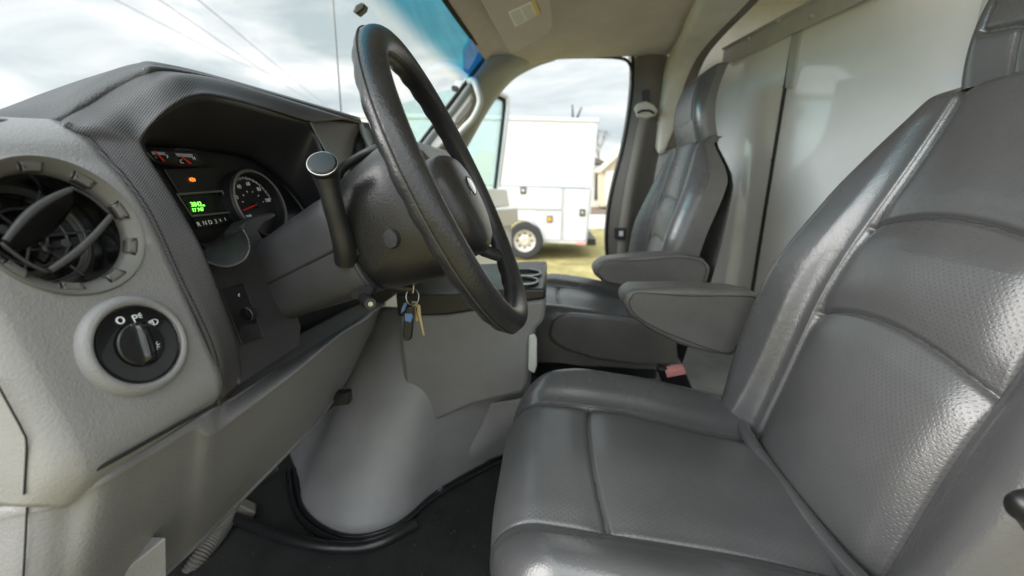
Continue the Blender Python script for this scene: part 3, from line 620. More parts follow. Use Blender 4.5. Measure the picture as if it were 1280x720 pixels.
def make_seat(label,Yc,x0,zc,rec,res,arm_side,arm_poly,armY,hb=.71,lever=False):
    st=thing('driver_seat' if lever else 'passenger_seat',label,'seat',V((x0-.2,Yc,.75)),'front seats')
    L_=.50; Wd=.262; O=V((x0,Yc,zc))
    # cushion
    nu=int(280*res)//2*2; nv=int(300*res); tl=Wd-.045+.045*PI/2+.14; fl=L_-.07+.07*PI/2+.12
    rows=[];uvs=[];wv=[]
    for i in range(nu+1):
        s_=-1+2*i/nu; sg=1 if s_>0 else -1
        row=[];ur=[]; wr=[]
        for j in range(nv+1):
            e=j/nv*fl; v_,dzv=edge(e,L_,.07); cq=.140+.012*sm(.1,L_,v_); d=(abs(s_)/.42*cq if abs(s_)<.42 else cq+(abs(s_)-.42)/.58*(tl-cq)); w_,dzw=edge(d,Wd,.045); aw=abs(w_)
            base=.055*sm(.0,L_,v_)+.012*math.sin(PI*min(1,v_/L_))
            cw=.140+.012*sm(.1,L_,v_)
            z=base
            bol=max(0,aw-cw); bl=.036*math.sin(min(1,bol/(Wd-cw))*PI*.62)*(1-.45*sm(.36,.5,v_))*sm(0,.035,bol); z+=bl
            z-=.006*gauss(aw-cw,.0035)*(1 if aw<cw else .6)+.007*gauss(aw-cw,.022)*(1 if aw<cw else .4)
            if aw<cw:
                tv=L_-.155+.01*(1-(aw/cw)**2); z-=.0075*gauss(v_-tv,.004)+.005*gauss(v_-tv,.022)
                z+=.010*(1-(aw/cw)**2)
                z-=.05*sm(.06,-.02,v_)*.4
            z+=dzw+dzv; z=max(z,-.135 if lever else -.105)
            kw=1-.10*(v_/L_)**6*(1 if v_<L_ else 1); kv=1-.085*(aw/Wd)**4
            wob=.0014*math.sin(23*v_+15*sg*w_)+.0008*math.sin(41*sg*w_+9*v_)
            row.append(O+V((-v_*kv,w_*sg*kw,z+wob))); ur.append((sg*d+1,e+1)); wr.append(1 if aw<cw else (2 if dzw<-.045 else 0))
        rows.append(row);uvs.append(ur);wv.append(wr)
    uvgrid(rows,uvs,lambda i,j:wv[i][j],['leather_plain','leather_perf','leather_side'],'cushion',st)
    def seamline(pts,n_=60):
        pts=pts[::max(1,len(pts)//n_)]+[pts[-1]]
        MB().tube([p+V((0,0,.0004)) for p in pts],.0010,6).build('seam','seam_thread',st)
    je=int(nv*.86)
    for sg in (-1,1): seamline(rows[int(round((1+sg*.42)/2*nu))][int(.03*nv):je])
    i0=int(round((1-.42)/2*nu)); i1=int(round((1+.42)/2*nu))
    seamline([rows[i][int(round((L_-.155+.01*(1-((i-nu/2)/(.42*nu/2))**2))/fl*nv))] for i in range(i0,i1+1)])
    # welt roll where seat and back meet
    MB().tube(cr([O+V((-.026,-.24,.014)),O+V((-.046,-.13,.008)),O+V((-.050,0,.007)),O+V((-.046,.13,.008)),O+V((-.026,.24,.014))],30),.0125,16).build('cushion_roll','leather_plain',st)
    # backrest
    up=V((math.sin(rec),0,math.cos(rec))); nn=V((-math.cos(rec),0,math.sin(rec))); B0=O+V((-.028,0,0))
    H0=-.09; H1=hb
    def wid(h):
        k=[(-.1,.225),(.0,.235),(.1,.258),(.2,.266),(.35,.266),(.45,.255),(.53,.243),(.60,.214),(.66,.172),(.70,.140),(.74,.124)]
        h=h*.71/hb
        for (a,b),(c,d) in zip(k,k[1:]):
            if h<=c: t=(h-a)/(c-a); return b+(d-b)*t
        return k[-1][1]
    def cwid(h): return .145-.035*sm(.30,.70,h*.71/hb) +.0*h
    rows=[];uvs=[];wv=[]; nu=int(300*res)//2*2; nv=int(380*res)
    for i in range(nu+1):
        s_=-1+2*i/nu; sg=1 if s_>0 else -1; row=[];ur=[];wr=[]
        for j in range(nv+1):
            h=H0+(H1-H0)*j/nv; Wh=wid(h)
            if j>0 and j<nv: Wh=(wid(h-.02)+wid(h)+wid(h+.02))/3
            rc=.05; tl=Wh-rc+rc*PI/2+(.07 if lever else .05); cw=cwid(h); s0=.46; d=(abs(s_)/s0*cw if abs(s_)<s0 else cw+(abs(s_)-s0)/(1-s0)*(tl-cw)); w_,dz=edge(d,Wh,rc); aw=abs(w_)
            f=.012*math.sin(PI*max(0,min(1,h/hb)))
            bol=max(0,aw-cw); f+=(.052*(1-.75*sm(.30,.66,h*.71/hb)))*math.sin(min(1,bol/(Wh-cw))*PI*.60)*sm(0,.04,bol)
            f-=.006*gauss(aw-cw,.0035)*(1 if aw<cw else .6)+.008*gauss(aw-cw,.022)*(1 if aw<cw else .35)
            if aw<cw:
                q=(1-(aw/cw)**2); h1=(.29+.035*q)*hb/.71; h2=(.46+.028*q)*hb/.71
                kk=1 if lever else .45; f-=kk*(.009*gauss(h-h1,.004)+.007*gauss(h-h1,.024)+.007*gauss(h-h2,.004)+.006*gauss(h-h2,.024))
                f+=.012*q+(.010*q*gauss(h-.36,.06)+.014*q*gauss(h-.15,.10))*kk
            f-=.03*sm(hb-.03,hb+.01,h)
            f+=.0014*math.sin(19*h+13*sg*w_)+dz*(1-.55*sm(hb-.14,hb,h))
            row.append(B0+up*h+nn*f+V((0,sg*w_,0))); ur.append((sg*d+1,h+1)); wr.append((1 if h<.43*hb/.71 else 0) if aw<cw else (0 if dz>-.05 else 2))
        rows.append(row);uvs.append(ur);wv.append(wr)
    uvgrid(rows,uvs,lambda i,j:wv[i][j],['leather_plain','leather_perf','leather_side'],'backrest',st)
    for sg in (-1,1): seamline(rows[int(round((1+sg*.46)/2*nu))][int(.13*nv):int(.97*nv)])
    i0=int(round((1-.46)/2*nu)); i1=int(round((1+.46)/2*nu))
    for hb0,hk in ((.29,.035),(.46,.028)):
        seamline([rows[i][int(round(((hb0+hk*(1-((i-nu/2)/(.46*nu/2))**2))*hb/.71-H0)/(H1-H0)*nv))] for i in range(i0,i1+1)])
    bk=[]
    for j in range(21):
        h=H0+(H1-H0)*j/20; Wh=wid(h)*.985
        bk.append([B0+up*h-nn*(.115 if lever else .092)*(1-.55*sm(hb-.14,hb,h))+V((0,Wh*q,0))-nn*((.03 if lever else .004)*(1-q*q)) for q in [-1+2*i/12 for i in range(13)]])
    MB().grid(bk).build('back_shell','leather_side',st)
    # headrest: one rounded pad with perforated face
    rows=[];uvs=[];wv=[];nu=int(110*res)+10;nv=int(130*res)+10; HH=.225
    rq=rec*.72 if lever else R_(1); up2=V((math.sin(rq),0,math.cos(rq))); n2=V((-math.cos(rq),0,math.sin(rq))); B1=B0+up*(hb-.02)-nn*.008
    for i in range(nu+1):
        s_=-1+2*i/nu; sg=1 if s_>0 else -1; row=[];ur=[];wr=[]
        for j in range(nv+1):
            h=HH*1.22*j/nv; hh,dzt=edge(h,HH,.05); Wh=.128-.028*(hh/HH)**1.4+.004*math.sin(PI*hh/HH); rc=.035; tl=Wh-rc+rc*PI/2+(.06 if lever else .022)
            d=abs(s_)*tl; w_,dz=edge(d,Wh,rc); aw=abs(w_)
            f=.030*math.sin(PI*min(1,(hh+.02)/(HH+.02)))
            pc=.100-.02*hh/HH; band=.055+.010*(aw/pc)**2
            f-=(.006 if lever else .001)*gauss(hh-band,.0035) if aw<pc else 0
            f-=.006*gauss(aw-pc,.0035) if hh>band else (.004*gauss(aw-.045,.003) if hh<band and lever else 0)
            f+=min(dz,dzt); f=max(f,-.09 if lever else -.055)
            row.append(B1+up2*(hh if dzt>-.05 else HH)+n2*f+V((0,sg*w_*(1-.25*(-min(0,dzt)/.07)**2),0))); ur.append((sg*d+1,h+1)); wr.append(1 if aw<pc and hh>band else (0 if dz>-.034 else 2))
        rows.append(row);uvs.append(ur);wv.append(wr)
    uvgrid(rows,uvs,lambda i,j:wv[i][j],['leather_plain','leather_perf','leather_side'],'headrest',st)
    # armrest
    if arm_poly:
        ar=MB().plate([P(x,y,armY) for x,y in arm_poly],V((0,.080,0))).build('armrest','leather_side',st,bevel=.022,seg=6,angle=80)
        g=MB(); pts=[P(x,y,armY-.0006)+V((0,0,-.0)) for x,y in arm_poly]
        cn=sum(pts,V())/len(pts); pts=[p.lerp(cn,.0)+((cn-p).normalized()*.016) for p in pts]
        g.tube(cr(pts,60,True),.0010,6,closed=True); g.build('seam','seam_thread',ar)
    # base
    MB().box(O+V((-.22,0,-.20)),(.40,.42,.20)).build('seat_base','black_satin',st,bevel=.01)
    for sg in (-1,1): MB().box(O+V((-.22,sg*.18,-.36)),(.46,.03,.16)).build('slide_rail','black_satin',st,bevel=.005)
    return st,O,B0,up,nn
DS=make_seat('large grey leather seat with perforated centre in the foreground, behind the steering wheel',.56,.425,CZ-.475,R_(15.5),1,1,
  [(778,380),(781,368),(792,362),(860,361),(925,365),(957,371),(950,400),(934,428),(917,447),(890,443),(850,432),(815,415),(788,396)],.845,hb=.64,lever=True)
PS=make_seat('grey leather seat on the far side of the cab beside the open passenger door',1.46,.385,CZ-.475,R_(8),.5,-1,
  [(741,342),(744,332),(756,325),(800,320),(850,318),(880,324),(890,335),(884,356),(868,366),(835,362),(790,361),(756,355)],1.15,hb=.615)
st=PS[0]
MB().plate([P(x,y,1.182) for x,y in ((687,420),(690,405),(700,396),(715,393),(760,397),(845,408),(848,455),(800,456),(745,449),(710,438),(695,430))],V((0,.03,0))).build('side_shield','leather_side',st,bevel=.006,angle=60)
st=DS[0]
g=MB().tube(cr([P(1310,690,.30),P(1286,658,.285),P(1276,642,.28),P(1280,630,.278),P(1300,626,.278)],20),[.006]*8+[.009]*12,14,flat=.5).build('recline_lever','black_satin',st)
bu=thing('seatbelt_buckle','black seatbelt buckle with red release button standing beside the large seat','buckle',P(862,500,.95))
bp=[P(829,470,.93),P(855,466,.93),P(884,540,.93),P(850,545,.93)]
MB().plate([P(822,460,.93),P(858,466,.93),P(885,535,.93),P(850,540,.93)],V((0,.03,0))).build('housing','black_satin',bu,bevel=.004)
MB().plate([P(832,464,.925),P(856,460,.925),P(858,468,.925),P(834,472.5,.925)],V((0,.024,0))).build('button','buckle_red',bu,bevel=.002)
# ================================================================== CABIN SHELL
FZ=CZ-.86
fl=MB().box((0.1,1.0,FZ-.03),(2.2,1.9,.06)).build('floor','carpet',None); struct(fl)
fw=MB().grid([[V((-.92,y,FZ)),V((-.90,y,CZ-.3)),V((-.93,y,CZ+.04))] for y in (.06,1.94)]).build('firewall','black_matt',None,thick=.02); tag(fw,'black firewall closing the dark footwell ahead of the pedals','wall')
sp=MB().box((.62,1.33,FZ+.11),(.62,1.2,.22)).build('floor_step','step_grey',None,bevel=.01); tag(sp,'light grey painted floor step behind the two seats','step')
tk=MB(); tk.box((-.30,1.42,FZ+.10),(.80,.42,.22)); o=tk.build('seat_pedestal','black_matt',None,bevel=.01); tag(o,'black pedestal box under the far passenger seat','pedestal')
# floor trims in the footwell
pd=MB().plate([P(300,632,.78),P(320,641,.78),P(309,662,.78),P(288,650,.78)],V((-.02,.03,0))).build('pedal','pillar_taupe',None,bevel=.004); tag(pd,'small worn pedal pad just below the knee panel','pedal')
g=MB(); pts=cr([P(212,760,.60),P(246,702,.66),P(272,668,.72),P(288,640,.78),P(286,622,.85)],90)
g.tube(pts,[.0175+(.0022 if i%2 else -.0015) for i in range(90)],14); o=g.build('corrugated_hose','pillar_taupe',None,angle=20); tag(o,'grey-brown corrugated hose hanging under the knee panel','hose')
g=MB(); pts=[PZ(x,y,FZ+.02) for x,y in ((285,645),(330,662),(370,676),(420,684),(470,680),(520,655))]
g.tube(cr(pts,30),.013,12); o=g.build('floor_ridge','rubber',None); tag(o,'raised black floor ridge running from the pedal to the engine cover','floor trim')
g=MB(); g.plate([P(322,604,.9),P(345,584,.9),P(347,588,.9),P(324,608,.9)],V((0,.004,0))); o=g.build('bracket','steel',None); tag(o,'thin toothed metal bracket in the dark footwell','bracket')
# ---------------- engine cover + console
ec=thing('engine_cover','pale grey moulded engine cover rising from the floor in the middle of the cab','engine cover',PZ(450,668,FZ))
T_=[(466,388,1.14),(480,384,1.07),(497,384,1.035),(515,384,1.02),(545,384,1.01),(585,384,1.01),(640,384,1.02),(672,384,1.05)]
Bp=[(371,588),(380,632),(411,660),(452,668),(500,652),(545,614),(598,583),(655,556)]
rows=[]
for (x,y,Y),(bx,by) in zip(T_,Bp):
    a=P(x,y,Y); b=PZ(bx,by,FZ+.01); r_=[]
    for t in (0,.25,.5,.75,.92,1): 
        q=a.lerp(b,t); q+=V((.0,-.018*math.sin(PI*t),0)); r_.append(q)
    rows.append(r_)
rows.insert(0,[p+V((-.25,.25,0)) for p in rows[0]])
MB().grid(rows,nu=70,nv=40).build('lower_shell','plastic_cover',ec,thick=.004,angle=80)
base=cr([PZ(x,y,FZ+.012) for x,y in [(371,586)]+Bp],60)
cen=V((-.35,1.25,FZ))
for k,(off,r_) in enumerate(((.006,.005),(.022,.007))):
    MB().tube([p+((p-cen)*V((1,1,0))).normalized()*off for p in base],r_,12).build('base_seal','rubber',ec)
# rear foot of the cover
MB().grid([[P(x,y,Y) for x,y,Y in r_] for r_ in ([(540,525,.98),(592,508,1.0),(660,496,1.02),(700,485,1.04)],[(545,548,.97),(600,530,1.0),(655,520,1.02),(700,505,1.04)],[(550,585,.97),(600,560,1.0),(650,540,1.06),(700,530,1.08)],[(552,612,.98),(600,580,1.04),(655,560,1.10),(700,548,1.12)])],nu=20,nv=30).build('rear_foot','plastic_cover',ec,thick=.004,angle=80)
kp_=lambda pts,Y,d:MB().plate([P(x,y,Y) for x,y in pts],V((0,d,0)))
kp_([(499,392),(560,392),(640,378),(682,373),(682,386),(680,402),(670,412),(663,432),(661,478),(654,492),(590,507),(540,529),(524,529),(513,515),(505,480),(500,430)],.915,.34).build('console_bin','plastic_mid',ec,bevel=.012,seg=4,angle=60)
kp_([(494,367),(497,396),(556,394.5),(600,388),(640,379),(682,374),(681,361),(640,362),(560,366)],.910,.34).build('console_tray','black_satin',ec,bevel=.006,angle=50)
ZTR=P(660,361,.91).z
for i,(x,y,Y) in enumerate(((652,353,1.0),(657,343,1.14))):
    g=MB().lathe(PZ(x,y,ZTR)+V((0,0,.004)),(0,0,1),[(.030,-.05),(.0345,-.012),(.036,0),(.040,.003),(.043,0),(.043,-.02)],n=40).build('cup_holder','black_satin',ec)
    MB().lathe(PZ(x,y,ZTR)+V((0,0,.004)),(0,0,1),[(.0385,.003),(.041,.0042),(.0435,.001)],n=40).build('rim','handle_grey',g)
g=kp_([(661,420),(668,418),(671,424),(671,458),(668,467),(660,463)],.905,.01).build('white_catch','handle_grey',ec,bevel=.003)
for pts,Y in ((((529,578),(540,575),(543,582),(547,612),(549,622),(540,622),(530,600)),.93),(((403,512),(415,492),(435,491),(436,506),(418,508),(405,518)),.74)):
    g=kp_(pts,Y,.02).build('latch_clip','black_satin',ec,bevel=.003)
g=MB()
for x,y in ((541,624),(549,613)):
    g=MB(); g.tube([P(x-3,y+3,.915),P(x+3,y-3,.915)],.0035,8); g.build('clip_end','chrome',ec)
# paper tray glimpsed on top of the console
# ---------------- headliner
rows=[]
for Y in (.10,.3,.6,.95,1.3,1.55,1.70,1.78,1.83,1.86):
    dz=-.070*sm(1.35,1.88,Y); bw=.04*(1-((Y-.95)/.80)**2)
    rows.append([V((x-(bw if k<3 else bw*.3),Y,CZ+z+dz*(.35 if k<2 else 1))) for k,(x,z) in enumerate(((-.268,.470),(-.22,.50),(-.14,.535),(0,.555),(.2,.56),(.45,.56)))])
hl=MB().grid(rows,nu=40,nv=40).build('ceiling','headliner',None,thick=.006,angle=80); struct(hl)
MB_=MB
# sun visor
sv=thing('sun_visor','beige fabric sun visor folded against the headliner above the windshield','sun visor',P(645,60,1.45))
vp=[(604,-30,1.10),(600,0,1.22),(612,22,1.33),(638,67,1.60),(648,64,1.58),(668,52,1.52),(684,43,1.45),(691,34,1.40),(690,20,1.33),(687,0,1.22),(684,-30,1.10)]
VO=P(640,60,1.56); v1=P(602,0,1.22)-VO; v2=P(688,12,1.30)-VO; vn=v1.cross(v2).normalized()
if vn.z>0: vn=-vn
MB().plate([PP(x,y,VO,vn) for x,y,_ in vp],-vn*.014).build('panel','visor',sv,bevel=.005,angle=50)
lb=MB().plate([PP(x,y,VO+vn*.0015,vn) for x,y in ((635,15),(668,0),(675,17),(644,34))],-vn*.001).build('warning_label','label_paper',sv)
MB().plate([PP(x,y,VO+vn*.0022,vn) for x,y in ((664,2),(668.5,0),(675.5,17),(671,19))],-vn*.0006).build('yellow_band','label_yellow',lb)
g=MB()
for (cx0,cy0),(cx1,cy1) in (((638,17.5),(650,12)),((652,11),(663,6))):
    for i in range(7):
        t=i/7.5; dx=t*8.3; dy=t*16
        g.plate([PP(cx0+dx,cy0+dy,VO+vn*.0023,vn),PP(cx1+dx,cy1+dy,VO+vn*.0023,vn),PP(cx1+dx+.25,cy1+dy+.55,VO+vn*.0023,vn),PP(cx0+dx+.25,cy0+dy+.55,VO+vn*.0023,vn)],-vn*.0004)
g.build('print_lines','label_ink',lb,smooth=False)
# windshield
def gx(z,Y): return -.269-.89*(.466-z)-.04*(1-((Y-.95)/.80)**2)
def gp(z,Y,o=0): return V((gx(z,Y)+o,Y,CZ+z))
ZT=.466
ws=MB().grid([[gp(-.02+.486*i/12,.12+1.60*j/24) for i in range(13)] for j in range(25)]).build('windshield','windshield_glass',None,weld=True)
tag(ws,'wide raked windshield with a blue tint strip along its upper edge','windshield')
tb=MB().grid([[gp(.355+.111*i/6,.30+1.42*j/24,.004) for i in range(7)] for j in range(25)]).build('tint_strip','tint_band',ws)
t2=MB().plate([gp(.43,1.52,.009),gp(.466,1.50,.009),gp(.466,1.715,.009),gp(.392,1.715,.009),gp(.392,1.62,.009)],V((.001,0,0))).build('dark_tint','tint_dark',ws)
g=MB(); g.tube([gp(-.02+.486*i/20,1.722,.003) for i in range(21)]+[gp(.468,1.722-.08*i,.003) for i in range(1,19)],.0075,8); g.build('rubber_seal','black_matt',ws)
mm=P(448,10,.9); MB().plate([P(x,y,.93) for x,y in ((440,14),(444,6),(452,2),(456,5),(454,11),(446,18))],V((0,.02,0))).build('mirror_button','black_satin',ws,bevel=.003)
# A pillar (passenger side) with grab handle
ap=thing('windshield_pillar','grey windshield pillar with a pale grab handle, on the passenger side','pillar',P(540,215,1.78))
o_=[(614,70,1.72),(600,88,1.72),(585,108,1.72),(560,142,1.72),(535,172,1.72),(508,206,1.72),(495,222,1.72)]
i_=[(694,70,1.86),(668,79,1.87),(640,95,1.88),(618,120,1.88),(600,148,1.88),(576,190,1.88),(550,222,1.88)]
rows=[]
for a,b in zip(o_,i_):
    a=P(*a); b=P(*b); rows.append([a+V((-.03,.03,0)),a,a.lerp(b,.35)+V((.008,-.02,0)),a.lerp(b,.75)+V((.008,-.012,0)),b,b+V((0,.06,0))])
MB().grid(rows,nu=40,nv=24).build('pillar_trim','pillar_grey',ap,thick=.004,angle=80)
gh=MB().tube(cr([P(583,103,1.74),P(592,101,1.70),P(597,112,1.68),P(600,128,1.68),P(592,147,1.68),P(580,160,1.70),P(566,175,1.72)],40),.013,14).build('grab_handle','handle_grey',ap)
MB().plate([P(x,y,1.735) for x,y in ((557,140),(580,105),(588,108),(590,120),(585,140),(562,172),(545,188),(532,178))],V((.0,.03,0))).build('handle_base','handle_grey',ap,bevel=.006)
MB().plate([P(x,y,1.715) for x,y in ((588,124),(591,130),(586,140),(573,154),(566,158),(570,147))],V((0,.015,0))).build('handle_recess','pillar_taupe',ap,bevel=.002)
# B pillar + belt
bp_=thing('door_pillar','dark taupe pillar behind the passenger door opening','pillar',P(770,330,1.88))
L1=[(789,58),(791,80),(790,110),(785,150),(777,190),(768,225),(761,260),(758,300),(760,335),(762,380)]
L2=[(832,58),(832,90),(830,130),(826,170),(818,205),(812,240),(806,280),(800,320),(798,350),(795,390)]
rows=[]
for a,b in zip(L1,L2):
    a=P(*a,1.88); b=P(*b,1.86); rows.append([a+V((0,.07,0)),a,a+V((.012,-.012,0)),a.lerp(b,.5)+V((0,-.025,0)),b,b+V((.02,.05,0))])
MB().grid(rows,nu=50,nv=24).build('pillar_trim','pillar_taupe',bp_,thick=.004,angle=80)
MB().tube(cr([P(790,62,1.87)]+[P(*a,1.87) for a in L1],50),.0065,8).build('door_seal','black_satin',bp_)
MB().tube(cr([P(x,y,1.868) for x,y in ((690,73),(700,72),(740,71),(770,72),(784,76),(790,88),(790,100))],40),.0065,8).build('top_seal','black_satin',bp_)
bl=thing('seatbelt','taupe shoulder belt with pale guide hanging on the door pillar','seatbelt',P(790,290,1.82))
g=MB(); bw=[(808,140),(802,165),(796,195),(790,225),(785,255),(780,290),(777,330)]
g.grid([[P(x-7,y,1.815),P(x,y,1.812),P(x+7,y,1.815)] for x,y in bw],nu=30); g.build('webbing','belt_web',bl,thick=.0015)
MB().plate([P(x,y,1.80) for x,y in ((793,135),(797,129),(808,126),(818,131),(823,138),(819,145),(808,148),(797,146))],V((0,.02,0))).build('belt_guide','belt_guide',bl,bevel=.006)
MB().tube([P(x,y,1.79) for x,y in ((797,141),(803,138),(812,138),(818,142))],.004,8).build('guide_slot','black_matt',bl)
MB().plate([P(x,y,1.82) for x,y in ((804,112),(812,112),(813,128),(804,128))],V((0,.02,0))).build('adjuster_slot','black_satin',bl,bevel=.001)
MB().plate([P(x,y,1.80) for x,y in ((768,285),(783,285),(782,300),(768,299))],V((0,.01,0))).build('tongue','shroud_grey',bl,bevel=.002)
MB().plate([P(x,y,1.795) for x,y in ((774,289),(779,289),(779,295),(774,295))],V((0,.01,0))).build('stitch_tab','white_mark',bl)
# roof hoop
hp=thing('roof_hoop','cream painted hoop arching between the headliner and the white panel wall','hoop',P(820,175,1.85))
pth=[(822,190,1.83),(826,150,1.83),(833,110,1.82),(842,78,1.78),(856,50,1.66),(876,15,1.42),(900,-30,1.15),(960,-130,.80)]
wdt=[(830,190,1.83),(846,150,1.83),(852,115,1.82),(866,80,1.78),(886,52,1.66),(930,6,1.42),(980,-50,1.15),(1060,-160,.80)]
rows=[]
for a,b in zip(pth,wdt):
    a=P(*a); b=P(*b); rows.append([a+V((-.01,.04,.04)),a,a.lerp(b,.5)+V((0,-.006,-.006)),b,b+V((.004,.02,.02))])
MB().grid(rows,nu=50,nv=20).build('hoop_face','trim_beige',hp,thick=.003,angle=60)
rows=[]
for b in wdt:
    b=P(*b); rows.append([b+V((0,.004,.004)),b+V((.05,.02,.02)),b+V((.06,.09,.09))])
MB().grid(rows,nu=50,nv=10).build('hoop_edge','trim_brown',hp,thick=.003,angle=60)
# box body ceiling and side wall behind the hoop
bc=MB().box((1.0,.95,CZ+.70),(1.3,2.0,.04)).build('box_roof','wall_metal',None); struct(bc)
sw_=MB().box((.85,1.96,CZ-.10),(.75,.04,1.6)).build('box_side_wall','wall_metal',None); tag(sw_,'grey metal side wall of the cargo box behind the passenger seat','wall')
gl_=MB().plate([P(x,y,1.92) for x,y in ((822,195),(838,190),(822,235),(812,250))],V((0,.01,0))).build('quarter_glass','emblem',None); tag(gl_,'narrow strip of pale quarter glass beside the seat belt','window')
# partition
pw=thing('partition_wall','glossy white panelled partition wall behind the seats, under a bolted grey rail','wall',P(938,362,1.6))
PA=P(905,75,1.90); pd_=V((-.20,1,0)).normalized(); pn_=V((-1,-.20,0)).normalized()
def W_(x,y,o=0): return PP(x,y,PA+pn_*o,pn_)
MB().plate([W_(896,82),W_(990,38),W_(938,362),W_(926,440),W_(880,520),W_(870,430)],-pn_*.02).build('end_panel','wall_paint',pw,smooth=False)
t0=W_(993,36,.0); 
_t=W_(995,36); _b=W_(941,362); _d=V((.20,-1,0))
pl_=[_t,V((_t.x+_d.x*(_t.y-.06),.06,CZ+.67)),V((_t.x+_d.x*(_t.y-.06),.06,FZ)),V((_b.x,_b.y,FZ)),_b]
MB().plate(pl_,-pn_*.02).build('door_panel','wall_paint',pw,smooth=False)
MB().plate([W_(990.5,38,.004),W_(994,35.5,.004),W_(941.5,362,.004),W_(928.5,440,.004),W_(926,440,.004),W_(938,362,.004)],-pn_*.01).build('seam_strip','black_satin',pw)
g=MB().plate([W_(990,38,.008),W_(1001,34,.008),W_(989,110,.008),W_(981,110,.008)],-pn_*.01).build('seam_cap','wall_metal',pw)
MB().plate([W_(1232,-20,.012),W_(1242,-26,.012),W_(1210,130,.012),W_(1196,130,.012)],-pn_*.012).build('edge_trim','wall_metal',pw,bevel=.002)
ra=W_(903,84,.02); rb_=W_(1150,-32,.02); dr=(rb_-ra)
q=[ra,rb_,rb_+V((0,0,.058)),ra+V((0,0,.058))]
MB().plate(q,pn_*.004).build('rail_face','wall_metal',pw,smooth=False)
MB().plate([ra+V((0,0,.058)),rb_+V((0,0,.058)),rb_+V((0,0,.058))+V((-.012,0,.008)),ra+V((0,0,.058))+V((-.012,0,.008))],V((0,0,.003))).build('rail_lip','wall_metal',pw,smooth=False)
for x,y in ((936,49),(973,25),(1014,20)):
    MB().lathe(W_(x,y,.026),pn_,[(0,.007),(.006,.006),(.0085,.003),(.009,0),(.009,-.006)],n=20).build('bolt','wall_metal',pw)
for x,y in ((980,108),(965,200),(952,290)):
    MB().lathe(W_(x,y,.006),pn_,[(0,.003),(.004,.002),(.005,0)],n=12).build('rivet','black_satin',pw)
g=MB(); g.tube([W_(862,430,.05),W_(915,492,.05)],.010,8); o=g.build('floor_track','black_satin',None); tag(o,'dark metal track along the foot of the white partition wall','track')
dw=MB().box((1.30,.045,CZ-.10),(.70,.04,1.6)).build('box_side_wall','wall_metal',None); tag(dw,'grey metal side wall of the cargo box behind the large seat in the foreground','wall')
# ---------------- open passenger door
pdn=thing('passenger_door','open passenger door with teal-tinted window and beige inner panel, seen edge on','door',P(640,330,2.9))
def Dp(x,y,Y): return P(x,y,Y)
wf=[P(572,106,2.25),P(590,108,2.4),P(610,112,2.75),P(630,119,2.92),P(634,128,2.95),P(631,160,2.95),P(622,234,2.95)]
MB().tube(cr(wf,60),.022,12).build('window_frame','truck_white',pdn)
MB().tube(cr([p+V((-.018,-.012,-.02)) for p in wf],60),.015,10).build('window_seal','black_matt',pdn)
MB().plate([P(500,130,2.0),P(560,112,2.15),P(610,118,2.75),P(629,128,2.93),P(618,236,2.93),P(560,260,2.1),P(500,270,1.98)],V((.006,0,0))).build('window_glass','door_glass',pdn,smooth=False)
MB().plate([P(470,268,1.95),P(600,236,2.6),P(634,236,2.92),P(638,258,2.92),P(600,262,2.6),P(470,300,1.95)],V((-.05,.01,0))).build('sill_panel','door_beige',pdn,bevel=.012)
MB().plate([P(480,300,1.95),P(600,259,2.6),P(636,262,2.88),P(640,290,2.88),P(641,335,2.88),P(650,352,2.88),P(600,420,2.5),P(480,420,1.95)],V((-.03,.01,0))).build('inner_panel','door_beige',pdn,bevel=.01)
MB().plate([P(596,262,2.5),P(648,259,2.85),P(649,276,2.85),P(640,282,2.85),P(596,290,2.5)],V((-.07,0,0))).build('armrest','door_beige',pdn,bevel=.012)
# ================================================================== OUTSIDE
gr=MB().add([(-400,-400,0),(400,-400,0),(400,400,0),(-400,400,0)],[[0,1,2,3]]).build('ground','grass_ground',None,smooth=False); struct(gr)
TY=8.1
sv_=thing('service_truck','white service truck with tall box and side lockers parked on dry grass','truck',P(660,322,TY))
def T(x,y,o=0): return P(x,y,TY-o)
def tp(pts,o,d,name,m,b=0,par=None,smooth=True): return MB().plate([T(x,y,o) for x,y in pts],V((0,d,0))).build(name,m,par or sv_,bevel=b,smooth=smooth)
tp([(250,145),(500,147),(748,151),(741,236),(560,231),(250,226)],0,2.1,'box_body','truck_white',.03)
tp([(250,140),(560,143),(749,148),(749,153),(560,148.5),(250,146)],.02,2.15,'roof_cap','truck_white',.015)
tp([(250,226),(560,231),(742,237),(733,306),(690,304),(676,303),(672,287),(662,278),(650,276),(636,279),(628,290),(626,306),(560,308),(250,310)],.06,2.2,'locker_body','truck_white',.02)
for i,pts in enumerate((((646,233.5),(703,235.5),(702,262),(645,261)),((706,235.6),(738,236.8),(732,301),(704,300)),((672,264),(702,264.5),(701,300),(679,300),(675,286),(666,276)),)):
    d=tp(pts,.075,.02,'locker_door','truck_white',.006)
    MB().tube([T(x,y,.066) for x,y in pts],.008,6,closed=True).build('door_gap','truck_line',d)
for x,y,m_ in ((654,238,'black_satin'),(728,266,'black_satin'),(687,274,'amber')):
    h=tp([(x-3.6,y-4.5),(x+3.8,y-4.5),(x+3.6,y+4.5),(x-3.6,y+4.5)],.09,.02,'latch','vent_grey' if m_=='amber' else 'black_satin',.01)
    tp([(x-2,y-2),(x+2,y-2),(x+2,y+2.4),(x-2,y+2.4)],.11,.03,'latch_handle','amber' if m_=='amber' else 'chrome',.006,par=h)
wc=T(656,301,.10); wh=MB().lathe(wc,(0,-1,0),[(.20,.03),(.30,.05),(.345,.04),(.365,0),(.365,-.2)],n=48).build('wheel','tyre',sv_)
